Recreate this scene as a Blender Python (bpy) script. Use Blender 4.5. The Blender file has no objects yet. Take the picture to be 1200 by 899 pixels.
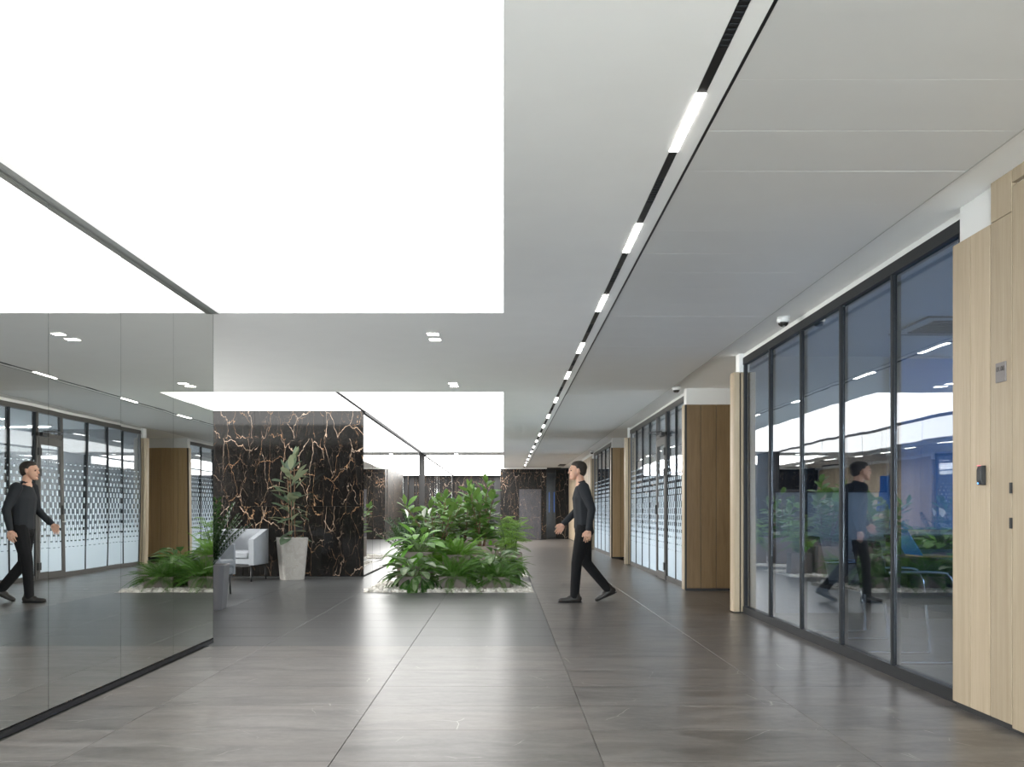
import bpy, bmesh, math, random
from mathutils import Vector, Matrix, Euler
random.seed(7)
sc = bpy.context.scene
COL = sc.collection

# ------------------------------------------------------------------ camera
cam_d = bpy.data.cameras.new('camera')
cam = bpy.data.objects.new('camera', cam_d); COL.objects.link(cam)
cam.location = (0, 0, 1.1); cam.rotation_euler = (math.pi/2, 0, 0)
cam_d.sensor_fit = 'HORIZONTAL'; cam_d.sensor_width = 36.0
cam_d.lens = 1120/1200*36.0
cam_d.shift_x = 10/1200; cam_d.shift_y = 149.5/1200
cam_d.clip_end = 200
sc.camera = cam
# ------------------------------------------------------------------ world: dusk-blue sky outside the office windows
w = bpy.data.worlds.new('sky'); sc.world = w; w.use_nodes = True
bg = w.node_tree.nodes['Background']
bg.inputs[0].default_value = (0.61, 0.78, 1.0, 1); bg.inputs[1].default_value = 27.0
# ------------------------------------------------------------------ exposure
vs = sc.view_settings
vs.view_transform = 'Standard'; vs.look = 'None'; vs.gamma = 1.0; vs.use_curve_mapping = False
vs.exposure = 0.80
SKY = 1.75          # radiance of the near luminous ceiling (dimmed)
SKY2, SKY3 = 2.1, 7.5   # the two farther ones run brighter
LAMP = 14.0         # radiance of the small lamps
try:
    sc.cycles.max_bounces = 12; sc.cycles.diffuse_bounces = 5; sc.cycles.glossy_bounces = 6
    sc.cycles.transparent_max_bounces = 16; sc.cycles.transmission_bounces = 4
    sc.cycles.use_denoising = True
    sc.cycles.sample_clamp_indirect = 8
except Exception: pass

CH = 2.77          # ceiling height
XL, XR = -2.43, 2.60

# ================================================================== materials
class X:
    """tiny wrapper: python arithmetic -> Math nodes"""
    def __init__(s, nt, v): s.nt, s.v = nt, v
    def _m(s, op, *a):
        n = s.nt.nodes.new('ShaderNodeMath'); n.operation = op
        for i, q in enumerate((s,) + a):
            q = q.v if isinstance(q, X) else q
            if isinstance(q, (int, float)): n.inputs[i].default_value = q
            else: s.nt.links.new(q, n.inputs[i])
        return X(s.nt, n.outputs[0])
    def __add__(s, o): return s._m('ADD', o)
    def __sub__(s, o): return s._m('SUBTRACT', o)
    def __mul__(s, o): return s._m('MULTIPLY', o)
    def __truediv__(s, o): return s._m('DIVIDE', o)
    def floor(s): return s._m('FLOOR')
    def frac(s): return s._m('FRACT')
    def abs(s): return s._m('ABSOLUTE')
    def lt(s, o): return s._m('LESS_THAN', o)
    def gt(s, o): return s._m('GREATER_THAN', o)
    def mod(s, o): return s._m('FLOORED_MODULO', o)
    def min(s, o): return s._m('MINIMUM', o)
    def max(s, o): return s._m('MAXIMUM', o)
    def pow(s, o): return s._m('POWER', o)
    def clamp(s): return s.max(0.0).min(1.0)

class Mat:
    def __init__(s, name):
        s.m = bpy.data.materials.new(name); s.m.use_nodes = True
        s.nt = s.m.node_tree; s.N = s.nt.nodes; s.L = s.nt.links
        s.p = s.N.get('Principled BSDF'); s.out = s.N.get('Material Output')
    def node(s, t, **k):
        n = s.N.new(t)
        for a, b in k.items(): setattr(n, a, b)
        return n
    def link(s, a, b): s.L.new(a.v if isinstance(a, X) else a, b)
    def coords(s, kind='Object', scale=(1,1,1), rand=0.0, rot=(0,0,0)):
        tc = s.node('ShaderNodeTexCoord'); mp = s.node('ShaderNodeMapping')
        mp.inputs['Scale'].default_value = scale; mp.inputs['Rotation'].default_value = rot
        s.link(tc.outputs[kind], mp.inputs[0])
        if rand:
            oi = s.node('ShaderNodeObjectInfo'); cx = s.node('ShaderNodeCombineXYZ')
            r = X(s.nt, oi.outputs['Random']) * rand
            r2 = (X(s.nt, oi.outputs['Random'])*37.0).frac() * rand
            s.link(r, cx.inputs[0]); s.link(r2, cx.inputs[1]); s.link(r - r2, cx.inputs[2])
            s.link(cx.outputs[0], mp.inputs['Location'])
        return mp.outputs[0]
    def noise(s, vec, scale, detail=4, rough=.55, dist=0):
        n = s.node('ShaderNodeTexNoise'); n.inputs['Scale'].default_value = scale
        n.inputs['Detail'].default_value = detail; n.inputs['Roughness'].default_value = rough
        n.inputs['Distortion'].default_value = dist
        s.link(vec, n.inputs['Vector']); return X(s.nt, n.outputs[0])
    def ramp(s, x, stops):
        r = s.node('ShaderNodeValToRGB'); e = r.color_ramp.elements
        while len(e) < len(stops): e.new(.5)
        for q, (p, c) in zip(e, stops):
            q.position = p; q.color = (*c, 1) if len(c) == 3 else c
        s.link(x, r.inputs[0]); return r.outputs[0]
    def mix(s, f, a, b):
        n = s.node('ShaderNodeMix', data_type='RGBA')
        for q, i in ((f, 0), (a, 6), (b, 7)):
            if isinstance(q, (int, float)): n.inputs[i].default_value = q
            elif isinstance(q, tuple): n.inputs[i].default_value = (*q, 1)
            else: s.link(q, n.inputs[i])
        return n.outputs[2]
    def set(s, base=None, rough=None, metal=None, spec=None, **k):
        for nm, v in (('Base Color', base), ('Roughness', rough), ('Metallic', metal), ('Specular IOR Level', spec)):
            if v is None: continue
            i = s.p.inputs[nm]
            if isinstance(v, (int, float)): i.default_value = v
            elif isinstance(v, tuple): i.default_value = (*v, 1)
            else: s.link(v, i)
        return s
    def bump(s, h, strength, dist=.01):
        b = s.node('ShaderNodeBump'); b.inputs['Strength'].default_value = strength
        b.inputs['Distance'].default_value = dist
        s.link(h, b.inputs['Height']); s.link(b.outputs[0], s.p.inputs['Normal']); return b.outputs[0]

def plain(name, c, rough=.5, metal=0, spec=.5):
    return Mat(name).set(c, rough, metal, spec).m

def emit(name, c, st):
    m = Mat(name); e = m.node('ShaderNodeEmission'); e.inputs[0].default_value = (*c, 1); e.inputs[1].default_value = st
    m.link(e.outputs[0], m.out.inputs[0]); return m.m

def tile_mat(name, lo, hi, vein, r0, r1, rand=40.0, grid=None):
    m = Mat(name); v = m.coords('Object', (1, 1, 1), rand)
    st = m.coords('Object', (.9, 2.6, 1), rand)
    n = m.noise(st, 2.2, 8, .66, .9); f = m.noise(v, 26, 5, .6)
    c = m.ramp(n*.8 + f*.2, [(.38, lo), (.62, hi)])
    wm = m.noise(st, .9, 3); c = m.mix(((wm - .5)*4.0).clamp()*.35, c, (hi[0]*1.05, hi[1]*.93, hi[2]*.86) if hi[0] > .12 else hi)
    # thin broken veins
    nz = m.node('ShaderNodeTexNoise'); nz.inputs['Scale'].default_value = 3.0; nz.inputs['Detail'].default_value = 4; m.link(v, nz.inputs['Vector'])
    wv = m.node('ShaderNodeVectorMath', operation='MULTIPLY_ADD'); m.link(nz.outputs['Color'], wv.inputs[0]); wv.inputs[1].default_value = (.10,)*3; m.link(v, wv.inputs[2])
    vo = m.node('ShaderNodeTexVoronoi', feature='DISTANCE_TO_EDGE'); vo.inputs['Scale'].default_value = 2.1; m.link(wv.outputs[0], vo.inputs['Vector'])
    mk = m.noise(v, 3.1, 3)
    line = ((X(m.nt, vo.outputs['Distance'])*-1.0 + .007)*220.0).clamp() * ((mk - .56)*10.0).clamp() * .55
    c = m.mix(line, c, vein)
    if rand:
        oi = m.node('ShaderNodeObjectInfo'); hs = m.node('ShaderNodeHueSaturation')
        m.link((X(m.nt, oi.outputs['Random'])*17.0).frac()*.16 + .92, hs.inputs['Value']); m.link(c, hs.inputs['Color']); c = hs.outputs[0]
    if grid:
        tc = m.node('ShaderNodeTexCoord'); sp = m.node('ShaderNodeSeparateXYZ'); m.link(tc.outputs['Object'], sp.inputs[0])
        gx = (X(m.nt, sp.outputs[0]) - .435)/1.19; gy = (X(m.nt, sp.outputs[1]) - 7.8)/.6
        ln = (gx.frac() - .5).abs().gt(.4975).max((gy.frac() - .5).abs().gt(.4955))
        c = m.mix(ln*.6, c, (.05, .05, .048))
    rg = n*(r1 - r0) + r0
    m.set(c, rg, 0, .31); m.bump(f, .05, .002); return m.m

def oak_mat(name, lo, hi, axis='Z'):
    m = Mat(name)
    sca = {'Z': (1, 1, .045), 'Y': (1, .045, 1), 'X': (.045, 1, 1)}[axis]
    v = m.coords('Object', sca, 30.0)
    n = m.noise(v, 26, 6, .6, .3); g = m.noise(v, 120, 3, .6)
    c = m.ramp(n*.65 + g*.35, [(.3, lo), (.7, hi)])
    oi = m.node('ShaderNodeObjectInfo'); hs = m.node('ShaderNodeHueSaturation')
    m.link((X(m.nt, oi.outputs['Random'])*13.0).frac()*.2 + .9, hs.inputs['Value']); m.link(c, hs.inputs['Color'])
    m.set(hs.outputs[0], .42, 0, .35); m.bump(g, .08, .002); return m.m

def marble_mat(name, lo=(.0025,.0023,.0021), hi=(.016,.015,.014), v1=(.42,.25,.14), v2=(.55,.47,.4), rough=.07, vscale=1.0, spec=.55):
    m = Mat(name)
    v = m.coords('Object', (1.25, 1.25, .52), 60.0, (0, .55, 0))
    n = m.noise(v, 16, 8, .75, 1.2); c = m.ramp(n, [(.36, lo), (.68, hi)])
    # fine crackle
    def veins(scale, wob, width, cover, off):
        nz = m.node('ShaderNodeTexNoise'); nz.inputs['Scale'].default_value = scale*1.1; nz.inputs['Detail'].default_value = 4
        nz.inputs['Roughness'].default_value = .62
        m.link(v, nz.inputs['Vector'])
        mx = m.node('ShaderNodeVectorMath', operation='MULTIPLY_ADD')
        m.link(nz.outputs['Color'], mx.inputs[0]); mx.inputs[1].default_value = (wob,)*3; m.link(v, mx.inputs[2])
        ad = m.node('ShaderNodeVectorMath', operation='ADD'); m.link(mx.outputs[0], ad.inputs[0]); ad.inputs[1].default_value = (off, off*.7, off*1.3)
        vo = m.node('ShaderNodeTexVoronoi', feature='DISTANCE_TO_EDGE'); vo.inputs['Scale'].default_value = scale
        vo.inputs['Randomness'].default_value = 1
        m.link(ad.outputs[0], vo.inputs['Vector'])
        mk = m.noise(ad.outputs[0], scale*.9, 3, .6)
        wd = mk*width*1.6
        return ((wd - X(m.nt, vo.outputs['Distance']))/ (width*.5)).clamp() * ((mk - cover)*9.0).clamp()
    a = veins(2.0*vscale, .34, .0075, .42, 3.1); b = veins(3.4*vscale, .22, .0075, .40, 7.7); d = veins(7.5*vscale, .10, .011, .44, 1.3)
    cc = m.mix(m.noise(v, 1.7, 2), v1, v2)
    c = m.mix(d*.5, c, (.15, .105, .075)); c = m.mix(b*.75, c, v1); c = m.mix(a*.95, c, cc)
    m.set(c, rough, 0, spec); return m.m

def mirror_mat(name, tint, wav):
    m = Mat(name); v = m.coords('Object', (1, 1, .55), 50.0)
    m.set(tint, 0.0, 1.0); n = m.noise(v, 1.3, 1, .3); m.bump(n, 1.0, wav); return m.m

def glass_mat(name, tint, ior, wav, gl=(.95,.97,1.0)):
    m = Mat(name); v = m.coords('Object', (1, 1, .6), 50.0)
    t = m.node('ShaderNodeBsdfTransparent'); t.inputs[0].default_value = (*tint, 1)
    g = m.node('ShaderNodeBsdfGlossy'); g.inputs['Roughness'].default_value = 0; g.inputs['Color'].default_value = (*gl, 1)
    geo = m.node('ShaderNodeNewGeometry'); dt = m.node('ShaderNodeVectorMath', operation='DOT_PRODUCT')
    m.link(geo.outputs['Incoming'], dt.inputs[0]); m.link(geo.outputs['Normal'], dt.inputs[1])
    f0 = ((ior - 1)/(ior + 1))**2
    fr_ = (X(m.nt, dt.outputs['Value']).abs()*-1.0 + 1.0).clamp().pow(5.0)*(1 - f0) + f0
    n = m.noise(v, 1.1, 2, .4); b = m.node('ShaderNodeBump'); b.inputs['Strength'].default_value = 1; b.inputs['Distance'].default_value = wav
    m.link(n, b.inputs['Height']); m.link(b.outputs[0], g.inputs['Normal'])
    mx = m.node('ShaderNodeMixShader'); m.link(fr_, mx.inputs[0]); m.link(t.outputs[0], mx.inputs[1]); m.link(g.outputs[0], mx.inputs[2])
    m.link(mx.outputs[0], m.out.inputs[0]); return m.m

def film_mat(name):
    """printed frosted film: solid below, staggered dashes thinning out upwards"""
    m = Mat(name); tc = m.node('ShaderNodeTexCoord'); sp = m.node('ShaderNodeSeparateXYZ'); m.link(tc.outputs['Object'], sp.inputs[0])
    y = X(m.nt, sp.outputs[1]); z = X(m.nt, sp.outputs[2])
    t = ((z - .42)/1.5).clamp()
    u = y/.082; colm = u.floor(); fu = (u.frac() - .5).abs()*2.0
    row = z/.2 + colm.mod(2.0)*.5; fv = (row.frac() - .5).abs()*2.0
    wdt = (t*-1.6 + 1.12).max(.56); ln = (t*-.92 + 1.0)
    on = fu.lt(wdt)*fv.lt(ln)*z.lt(1.93)
    df = m.node('ShaderNodeBsdfDiffuse'); df.inputs[0].default_value = (.52, .56, .585, 1)
    tr = m.node('ShaderNodeBsdfTranslucent'); tr.inputs[0].default_value = (.52, .56, .585, 1)
    tp = m.node('ShaderNodeBsdfTransparent')
    m1 = m.node('ShaderNodeMixShader'); m1.inputs[0].default_value = .45; m.link(df.outputs[0], m1.inputs[1]); m.link(tr.outputs[0], m1.inputs[2])
    m2 = m.node('ShaderNodeMixShader'); m.link(on*.96, m2.inputs[0]); m.link(tp.outputs[0], m2.inputs[1]); m.link(m1.outputs[0], m2.inputs[2])
    m.link(m2.outputs[0], m.out.inputs[0]); return m.m

def leaf_mat(name, dark, light, back, rough=.35, silver=None):
    m = Mat(name); tc = m.node('ShaderNodeTexCoord'); sp = m.node('ShaderNodeSeparateXYZ'); m.link(tc.outputs['Object'], sp.inputs[0])
    oi = m.node('ShaderNodeObjectInfo'); r = X(m.nt, oi.outputs['Random'])
    n = m.noise(tc.outputs['Object'], 9, 3)
    c = m.mix((r*.7 + n*.5 - .1).clamp(), dark, light)
    ax = X(m.nt, sp.outputs[0]).abs()
    if silver:
        s = ((n - .42)*9.0).clamp()*((ax*-1.0 + .034)*60.0).clamp()
        c = m.mix(s*.75, c, silver)
    c = m.mix(((ax*-1.0 + .004)*400.0).clamp()*.5, c, light)
    geo = m.node('ShaderNodeNewGeometry'); c = m.mix(geo.outputs['Backfacing'], c, back)
    hs = m.node('ShaderNodeHueSaturation'); hs.inputs['Value'].default_value = .8; hs.inputs['Saturation'].default_value = 1.06; m.link(c, hs.inputs['Color']); c = hs.outputs[0]
    m.set(c, rough, 0, .3)
    tl = m.node('ShaderNodeBsdfTranslucent'); m.link(c, tl.inputs[0])
    mx = m.node('ShaderNodeMixShader'); mx.inputs[0].default_value = .25
    m.link(m.p.outputs[0], mx.inputs[1]); m.link(tl.outputs[0], mx.inputs[2]); m.link(mx.outputs[0], m.out.inputs[0]); return m.m

def cloth_mat(name, c, rough=.9, sc_=300):
    m = Mat(name); n = m.noise(m.coords(), sc_, 2); k = m.noise(m.coords(), 9, 3)
    m.set(m.mix(k, tuple(q*.85 for q in c), tuple(min(1, q*1.12) for q in c)), rough, 0, .25); m.bump(n, .15, .002); return m.m

def paint_mat(name, c, rough=.6):
    m = Mat(name); n = m.noise(m.coords(), 3, 4)
    m.set(m.mix(n, tuple(q*.97 for q in c), tuple(min(1, q*1.03) for q in c)), rough, 0, .3); return m.m

MT = dict(
    white=paint_mat('white_plaster', (.92, .92, .905)), panel=paint_mat('ceiling_panel_paint', (.67, .668, .655), .5), rail=plain('grey_rail', (.42,.42,.4), .4),
    wallw=paint_mat('warm_white_wall', (.74,.735,.72)), black=plain('matt_black', (.012,.012,.013), .5), track=plain('black_track', (.006,.006,.006), .4),
    frame=plain('anthracite_frame', (.02,.021,.023), .5, 0, .2), gframe=plain('bronze_grey_frame', (.085,.08,.075), .5, 0, .3),
    tile=tile_mat('taupe_stone_tile', (.066,.060,.055), (.158,.146,.135), (.5,.47,.43), .275, .325), tdark=tile_mat('slate_tile', (.036,.038,.039), (.066,.069,.070), (.27,.27,.26), .275, .32),
    tfar=tile_mat('taupe_stone_paving', (.068,.062,.057), (.154,.142,.131), (.5,.47,.43), .275, .325, 0, True), dfar=tile_mat('slate_paving', (.036,.038,.039), (.066,.069,.070), (.27,.27,.26), .275, .32, 0, True),
    grout=plain('grout', (.13,.125,.118), .8), dgrout=plain('dark_grout', (.06,.06,.06), .8),
    oak=oak_mat('oak_veneer', (.37,.285,.19), (.49,.40,.285)), oak3=oak_mat('golden_oak_veneer', (.31,.205,.10), (.43,.30,.16)), oak_shade=oak_mat('shaded_oak_veneer', (.13,.08,.036), (.21,.138,.068)), marble=marble_mat('dark_veined_marble'),
    marble3=marble_mat('honed_veined_marble', rough=.5, spec=.2),
    marble2=marble_mat('grey_veined_marble', (.05,.05,.055), (.09,.09,.1), (.3,.2,.13), (.4,.34,.3), .5, 1.6, .2),
    mirror=mirror_mat('smoked_mirror', (.74,.745,.72), .0016), mirror2=mirror_mat('smoked_mirror_far', (.72,.725,.71), .002),
    glass=glass_mat('office_glass', (.78,.82,.85), 2.5, .0028), glass2=glass_mat('clear_glass', (.82,.86,.88), 1.75, .0015), film=film_mat('dashed_frosted_film'), neutral=glass_mat('neutral_window_glass', (.86,.80,.74), 1.4, .0005), solar=glass_mat('solar_control_glass', (.38,.42,.48), 1.4, .0005), bronze2=glass_mat('warm_bronze_glass', (.78,.69,.60), 1.3, .0005), bronze=glass_mat('bronze_glass', (.80,.745,.67), 1.3, .0005),  # the bronze tints filter sky light in the two added windows
    sky=emit('luminous_membrane', (1, .995, .985), SKY), sky2=emit('bright_membrane', (1, .99, .975), SKY2), sky3=emit('brightest_membrane', (1, .985, .965), SKY3), lamp=emit('lamp_diffuser', (1, .97, .92), LAMP), office=emit('office_lamp_diffuser', (1, .96, .9), 70.0), blue=emit('blue_emission', (.05,.2,.7), .35),
    chrome=plain('chrome', (.75,.76,.78), .08, 1), pier=plain('pier_black', (.005,.005,.005), .8, 0, .1), tv=plain('screen_glass', (.006,.006,.008), .12), blueboard=paint_mat('blue_board', (.10,.21,.40), .4),
    pot=paint_mat('taupe_planter', (.20,.165,.145), .55), potlight=None, potgrey=paint_mat('grey_planter', (.17,.165,.17), .5),
    soil=plain('soil', (.025,.018,.012), .95), stem=plain('brown_stem', (.11,.06,.03), .8), gstem=plain('green_stem', (.07,.13,.03), .6),
    pebble=None, leather=plain('black_leather', (.015,.015,.015), .45), cup=cloth_mat('pale_grey_upholstery', (.25,.265,.285)), steel=plain('brushed_steel', (.5,.5,.5), .3, 1),
    plaque=plain('plaque_metal', (.2,.18,.175), .5, .2), ink=plain('dark_ink', (.03,.025,.02), .6), dome=plain('smoked_dome', (.03,.028,.025), .08), camw=plain('camera_white', (.72,.72,.71), .35),
    roomfloor=oak_mat('brown_plank_floor', (.10,.075,.055), (.17,.13,.10), 'Y'), roomwall=paint_mat('grey_room_wall', (.46,.45,.43)), roomdark=paint_mat('slate_room_wall', (.13,.135,.145)), roomceil=paint_mat('room_ceiling', (.5,.52,.54)),
    wood=oak_mat('laptop_deck', (.62,.38,.19), (.75,.48,.26), 'X'), lid=plain('lid_blue_reflection', (.06,.28,.75), .35), led=emit('blue_led', (.1,.35,1), 3.0), redled=emit('red_led', (1,.2,.25), 1.5),
)
def _pl():
    m = Mat('pale_concrete_planter'); v = m.coords(); n = m.noise(v, 6, 6, .6, 1.5); l = ((n - .5).abs()*-1.0 + .01)*90.0
    c = m.ramp(n, [(.3, (.28,.262,.238)), (.7, (.36,.34,.315))]); m.set(m.mix(l.clamp()*.4, c, (.62,.59,.55)), .45); return m.m
MT['potlight'] = _pl()
def _pb():
    m = Mat('white_pebbles'); n = m.noise(m.coords(), 14, 3)
    m.set(m.ramp(n, [(.3, (.42,.39,.35)), (.6, (.70,.67,.62)), (.75, (.8,.77,.72))]), .6); return m.m
MT['pebble'] = _pb()
MT['l_ficus'] = leaf_mat('rubber_plant_leaf', (.03,.085,.018), (.12,.26,.04), (.15,.25,.07), 0.42)
MT['l_ficusdark'] = leaf_mat('dark_rubber_plant_leaf', (.03,.05,.033), (.10,.145,.085), (.24,.27,.17), 0.38)
MT['l_agl'] = leaf_mat('variegated_leaf', (.022,.07,.016), (.085,.20,.035), (.10,.18,.06), 0.42, (.34,.42,.25))
MT['l_spath'] = leaf_mat('peace_lily_leaf', (.05,.17,.018), (.17,.38,.05), (.15,.29,.07), 0.42)
MT['l_fern'] = leaf_mat('fern_leaf', (.05,.16,.015), (.19,.38,.045), (.14,.28,.05), 0.55)
MT['l_fernd'] = leaf_mat('dark_fern_leaf', (.03,.10,.014), (.11,.25,.032), (.09,.19,.04), 0.55)
MT['l_palm'] = leaf_mat('palm_leaf', (.08,.20,.02), (.27,.46,.07), (.2,.35,.08), 0.5)
MT['l_zz'] = leaf_mat('zz_leaf', (.010,.035,.009), (.03,.08,.02), (.04,.08,.025), 0.32)
MT['petal'] = plain('white_petal', (.8,.79,.72), .5)

# ================================================================== geometry helpers
class MB:
    def __init__(s): s.v, s.f = [], []
    def add(s, vs, fs):
        o = len(s.v); s.v += [tuple(q) for q in vs]; s.f += [tuple(i + o for i in f) for f in fs]; return s
    def box(s, x0, x1, y0, y1, z0, z1):
        return s.add([(x0,y0,z0),(x1,y0,z0),(x1,y1,z0),(x0,y1,z0),(x0,y0,z1),(x1,y0,z1),(x1,y1,z1),(x0,y1,z1)],
                     [(0,3,2,1),(4,5,6,7),(0,1,5,4),(1,2,6,5),(2,3,7,6),(3,0,4,7)])
    def tube(s, pts, r, n=8, cap=True):
        pts = [Vector(p) for p in pts]; rs = r if isinstance(r, (list, tuple)) else [r]*len(pts)
        o = len(s.v); up = None; vs = []; fs = []
        for i, p in enumerate(pts):
            d = (pts[min(i+1, len(pts)-1)] - pts[max(i-1, 0)]).normalized()
            if up is None: up = Vector((0,0,1)) if abs(d.z) < .9 else Vector((1,0,0))
            a = (up - d*up.dot(d)).normalized(); b = d.cross(a); up = a
            for k in range(n):
                t = 2*math.pi*k/n; vs.append(p + (a*math.cos(t) + b*math.sin(t))*rs[i])
        for i in range(len(pts)-1):
            for k in range(n):
                k2 = (k+1) % n; fs.append((i*n+k, i*n+k2, (i+1)*n+k2, (i+1)*n+k))
        if cap: fs.append(tuple(reversed(range(n)))); fs.append(tuple(range((len(pts)-1)*n, len(pts)*n)))
        return s.add(vs, fs)
    def lathe(s, prof, n=24, c=(0,0,0)):
        vs = []; fs = []
        for r, z in prof:
            for k in range(n):
                t = 2*math.pi*k/n; vs.append((c[0] + r*math.cos(t), c[1] + r*math.sin(t), c[2] + z))
        for i in range(len(prof)-1):
            for k in range(n):
                k2 = (k+1) % n; fs.append((i*n+k, i*n+k2, (i+1)*n+k2, (i+1)*n+k))
        fs.append(tuple(reversed(range(n)))); fs.append(tuple(range((len(prof)-1)*n, len(prof)*n)))
        return s.add(vs, fs)
    def mesh(s, name, mat, smooth=False):
        me = bpy.data.meshes.new(name); me.from_pydata(s.v, [], s.f); me.update()
        if mat: me.materials.append(mat)
        if smooth: me.polygons.foreach_set('use_smooth', [True]*len(me.polygons))
        return me
    def build(s, name, mat, parent=None, smooth=False, bevel=0, loc=None):
        o = link(name, s.mesh(name, mat, smooth), parent)
        if loc is not None: o.location = loc
        if bevel: bev(o, bevel)
        return o

def bev(o, w, seg=2):
    m = o.modifiers.new('bevel', 'BEVEL'); m.width = w; m.segments = seg; m.limit_method = 'ANGLE'; m.angle_limit = .6
    return o
def link(name, data, parent=None):
    o = bpy.data.objects.new(name, data); COL.objects.link(o)
    if parent: o.parent = parent
    return o
def tag(o, label=None, cat=None, group=None, kind=None):
    for k, v in (('label', label), ('category', cat), ('group', group), ('kind', kind)):
        if v: o[k] = v
    return o
def empty(name, loc=(0,0,0), rz=0):
    o = link(name, None); o.location = loc; o.rotation_euler = (0,0,rz); o.empty_display_size = .1; return o
def box(name, x0, x1, y0, y1, z0, z1, mat, parent=None, bevel=0):
    """box with its origin at its centre (world coordinates; the parent sits at the origin)"""
    cx, cy, cz = (x0+x1)/2, (y0+y1)/2, (z0+z1)/2
    return MB().box(x0-cx, x1-cx, y0-cy, y1-cy, z0-cz, z1-cz).build(name, MT[mat] if isinstance(mat, str) else mat, parent, False, bevel, (cx, cy, cz))
def wbox(name, x0, x1, y0, y1, z0, z1, mat, parent=None, label=None):
    o = MB().box(x0, x1, y0, y1, z0, z1).build(name, MT[mat], parent)
    if not parent: tag(o, label, None, None, 'structure')
    return o
def text_mesh(fc):
    t = bpy.data.objects.new('text', fc); COL.objects.link(t); dg = bpy.context.evaluated_depsgraph_get(); dg.update()
    me = bpy.data.meshes.new_from_object(t.evaluated_get(dg)); bpy.data.objects.remove(t); return me
def smooth_path(pts, n=6):
    pts = [Vector(p) for p in pts]; out = []
    for i in range(len(pts)-1):
        p0, p1, p2, p3 = pts[max(i-1,0)], pts[i], pts[i+1], pts[min(i+2, len(pts)-1)]
        for k in range(n):
            t = k/n
            out.append(.5*((2*p1) + (p2-p0)*t + (2*p0-5*p1+4*p2-p3)*t*t + (3*p1-p0-3*p2+p3)*t**3))
    return out + [pts[-1]]

# ================================================================== FLOOR
floor = wbox('floor', -9.2, 8.2, -3.2, 46, -.30, -.012, 'grout', None, 'grey stone tiled lobby floor running the length of the building')
GX = [.435 + 1.19*k for k in range(-6, 3)]
_tm = {}
def tile(x0, x1, y0, y1, mat):
    g = .0014; k = (round(x1-x0, 3), round(y1-y0, 3), mat)
    if k not in _tm:
        a, b = (x1-x0)/2 - g, (y1-y0)/2 - g; c = .001
        vs = [(-a,-b,-.012),(a,-b,-.012),(a,b,-.012),(-a,b,-.012),(-a,-b,-c),(a,-b,-c),(a,b,-c),(-a,b,-c),(-a+c,-b+c,0),(a-c,-b+c,0),(a-c,b-c,0),(-a+c,b-c,0)]
        _tm[k] = MB().add(vs, [(0,1,5,4),(1,2,6,5),(2,3,7,6),(3,0,4,7),(4,5,9,8),(5,6,10,9),(6,7,11,10),(7,4,8,11),(8,9,10,11)]).mesh('tile', MT[mat])
    o = link('tile', _tm[k], floor); o.location = ((x0+x1)/2, (y0+y1)/2, 0)
def rows(xa, xb, ya, yb, mat):
    for i in range(len(GX)-1):
        x0, x1 = max(GX[i], xa), min(GX[i+1], xb)
        if x1 - x0 < .03: continue
        k = math.floor((ya - 7.8)/.6 + 1e-6)
        while 7.8 + .6*k < yb - .02:
            y0, y1 = max(7.8 + .6*k, ya), min(7.8 + .6*(k+1), yb)
            if y1 - y0 > .03: tile(x0, x1, y0, y1, mat)
            k += 1
rows(-2.40, 2.585, 3.0, 7.8, 'tile')
rows(.435, 2.585, 7.8, 17.4, 'tile')
rows(-5.515, .435, 7.8, 12.9, 'tdark')
rows(-5.515, -1.945, 12.9, 15.98, 'tdark')
def slab(x0, x1, y0, y1, mat):
    MB().box(x0, x1, y0, y1, -.012, 0).build('paving', MT[mat], floor)
slab(-2.40, 2.55, -3, 3.0, 'tfar'); slab(.435, 2.6, 17.4, 38, 'tfar'); slab(2.585, 4.0, 10.4, 13.3, 'tfar'); slab(2.6, 4.0, 19.6, 22.4, 'tfar'); slab(2.585, 2.9, 26, 38, 'tfar')
slab(-9, -5.515, 7.8, 16, 'dfar')
BEDS = [12.9 + 3.0*k for k in range(4)]
slab(-2.34, -1.945, 15.98, 25, 'dfar')
for b in BEDS: slab(-1.945, .435, b+1.8, b+3.0, 'dfar')
slab(-2.34, .435, 25, 45, 'dfar')
slab(-1.945, -1.90, 12.9, 24.9, 'dfar'); slab(.41, .435, 12.9, 24.9, 'dfar')

# ================================================================== CEILING
ceil = wbox('ceiling', -9.2, 8.2, -3.2, 46, 2.98, 3.15, 'white', None, 'white flush ceiling with plain plaster, panelled strip and soffit')
def cp(x0, x1, y0, y1, z0=CH, z1=2.99, mat='white'): MB().box(x0, x1, y0, y1, z0, z1).build('plaster_field', MT[mat], ceil)
cp(0, .77, -3, 38); cp(.81, .886, -3, 38); cp(.77, .81, -3, 38, CH+.03)
cp(-9, 0, 8.06, 13.42); cp(-9, 0, 27.15, 28.65); cp(-2.36, 0, 44.7, 45.2); cp(-9, -7, 13.42, 16.1)
cp(2.28, 3.1, -3, 38, CH+.03, 2.99)
MB().box(.886, 2.28, -3, 38, CH+.035, 2.99).build('panel_backing', MT['black'], ceil)
MB().box(.884, .897, -3, 37, CH-.001, CH+.02).build('shadow_gap', MT['track'], ceil); MB().box(2.272, 2.281, -3, 37, CH-.0005, CH+.03).build('shadow_gap', MT['rail'], ceil)
pm = None
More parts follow.
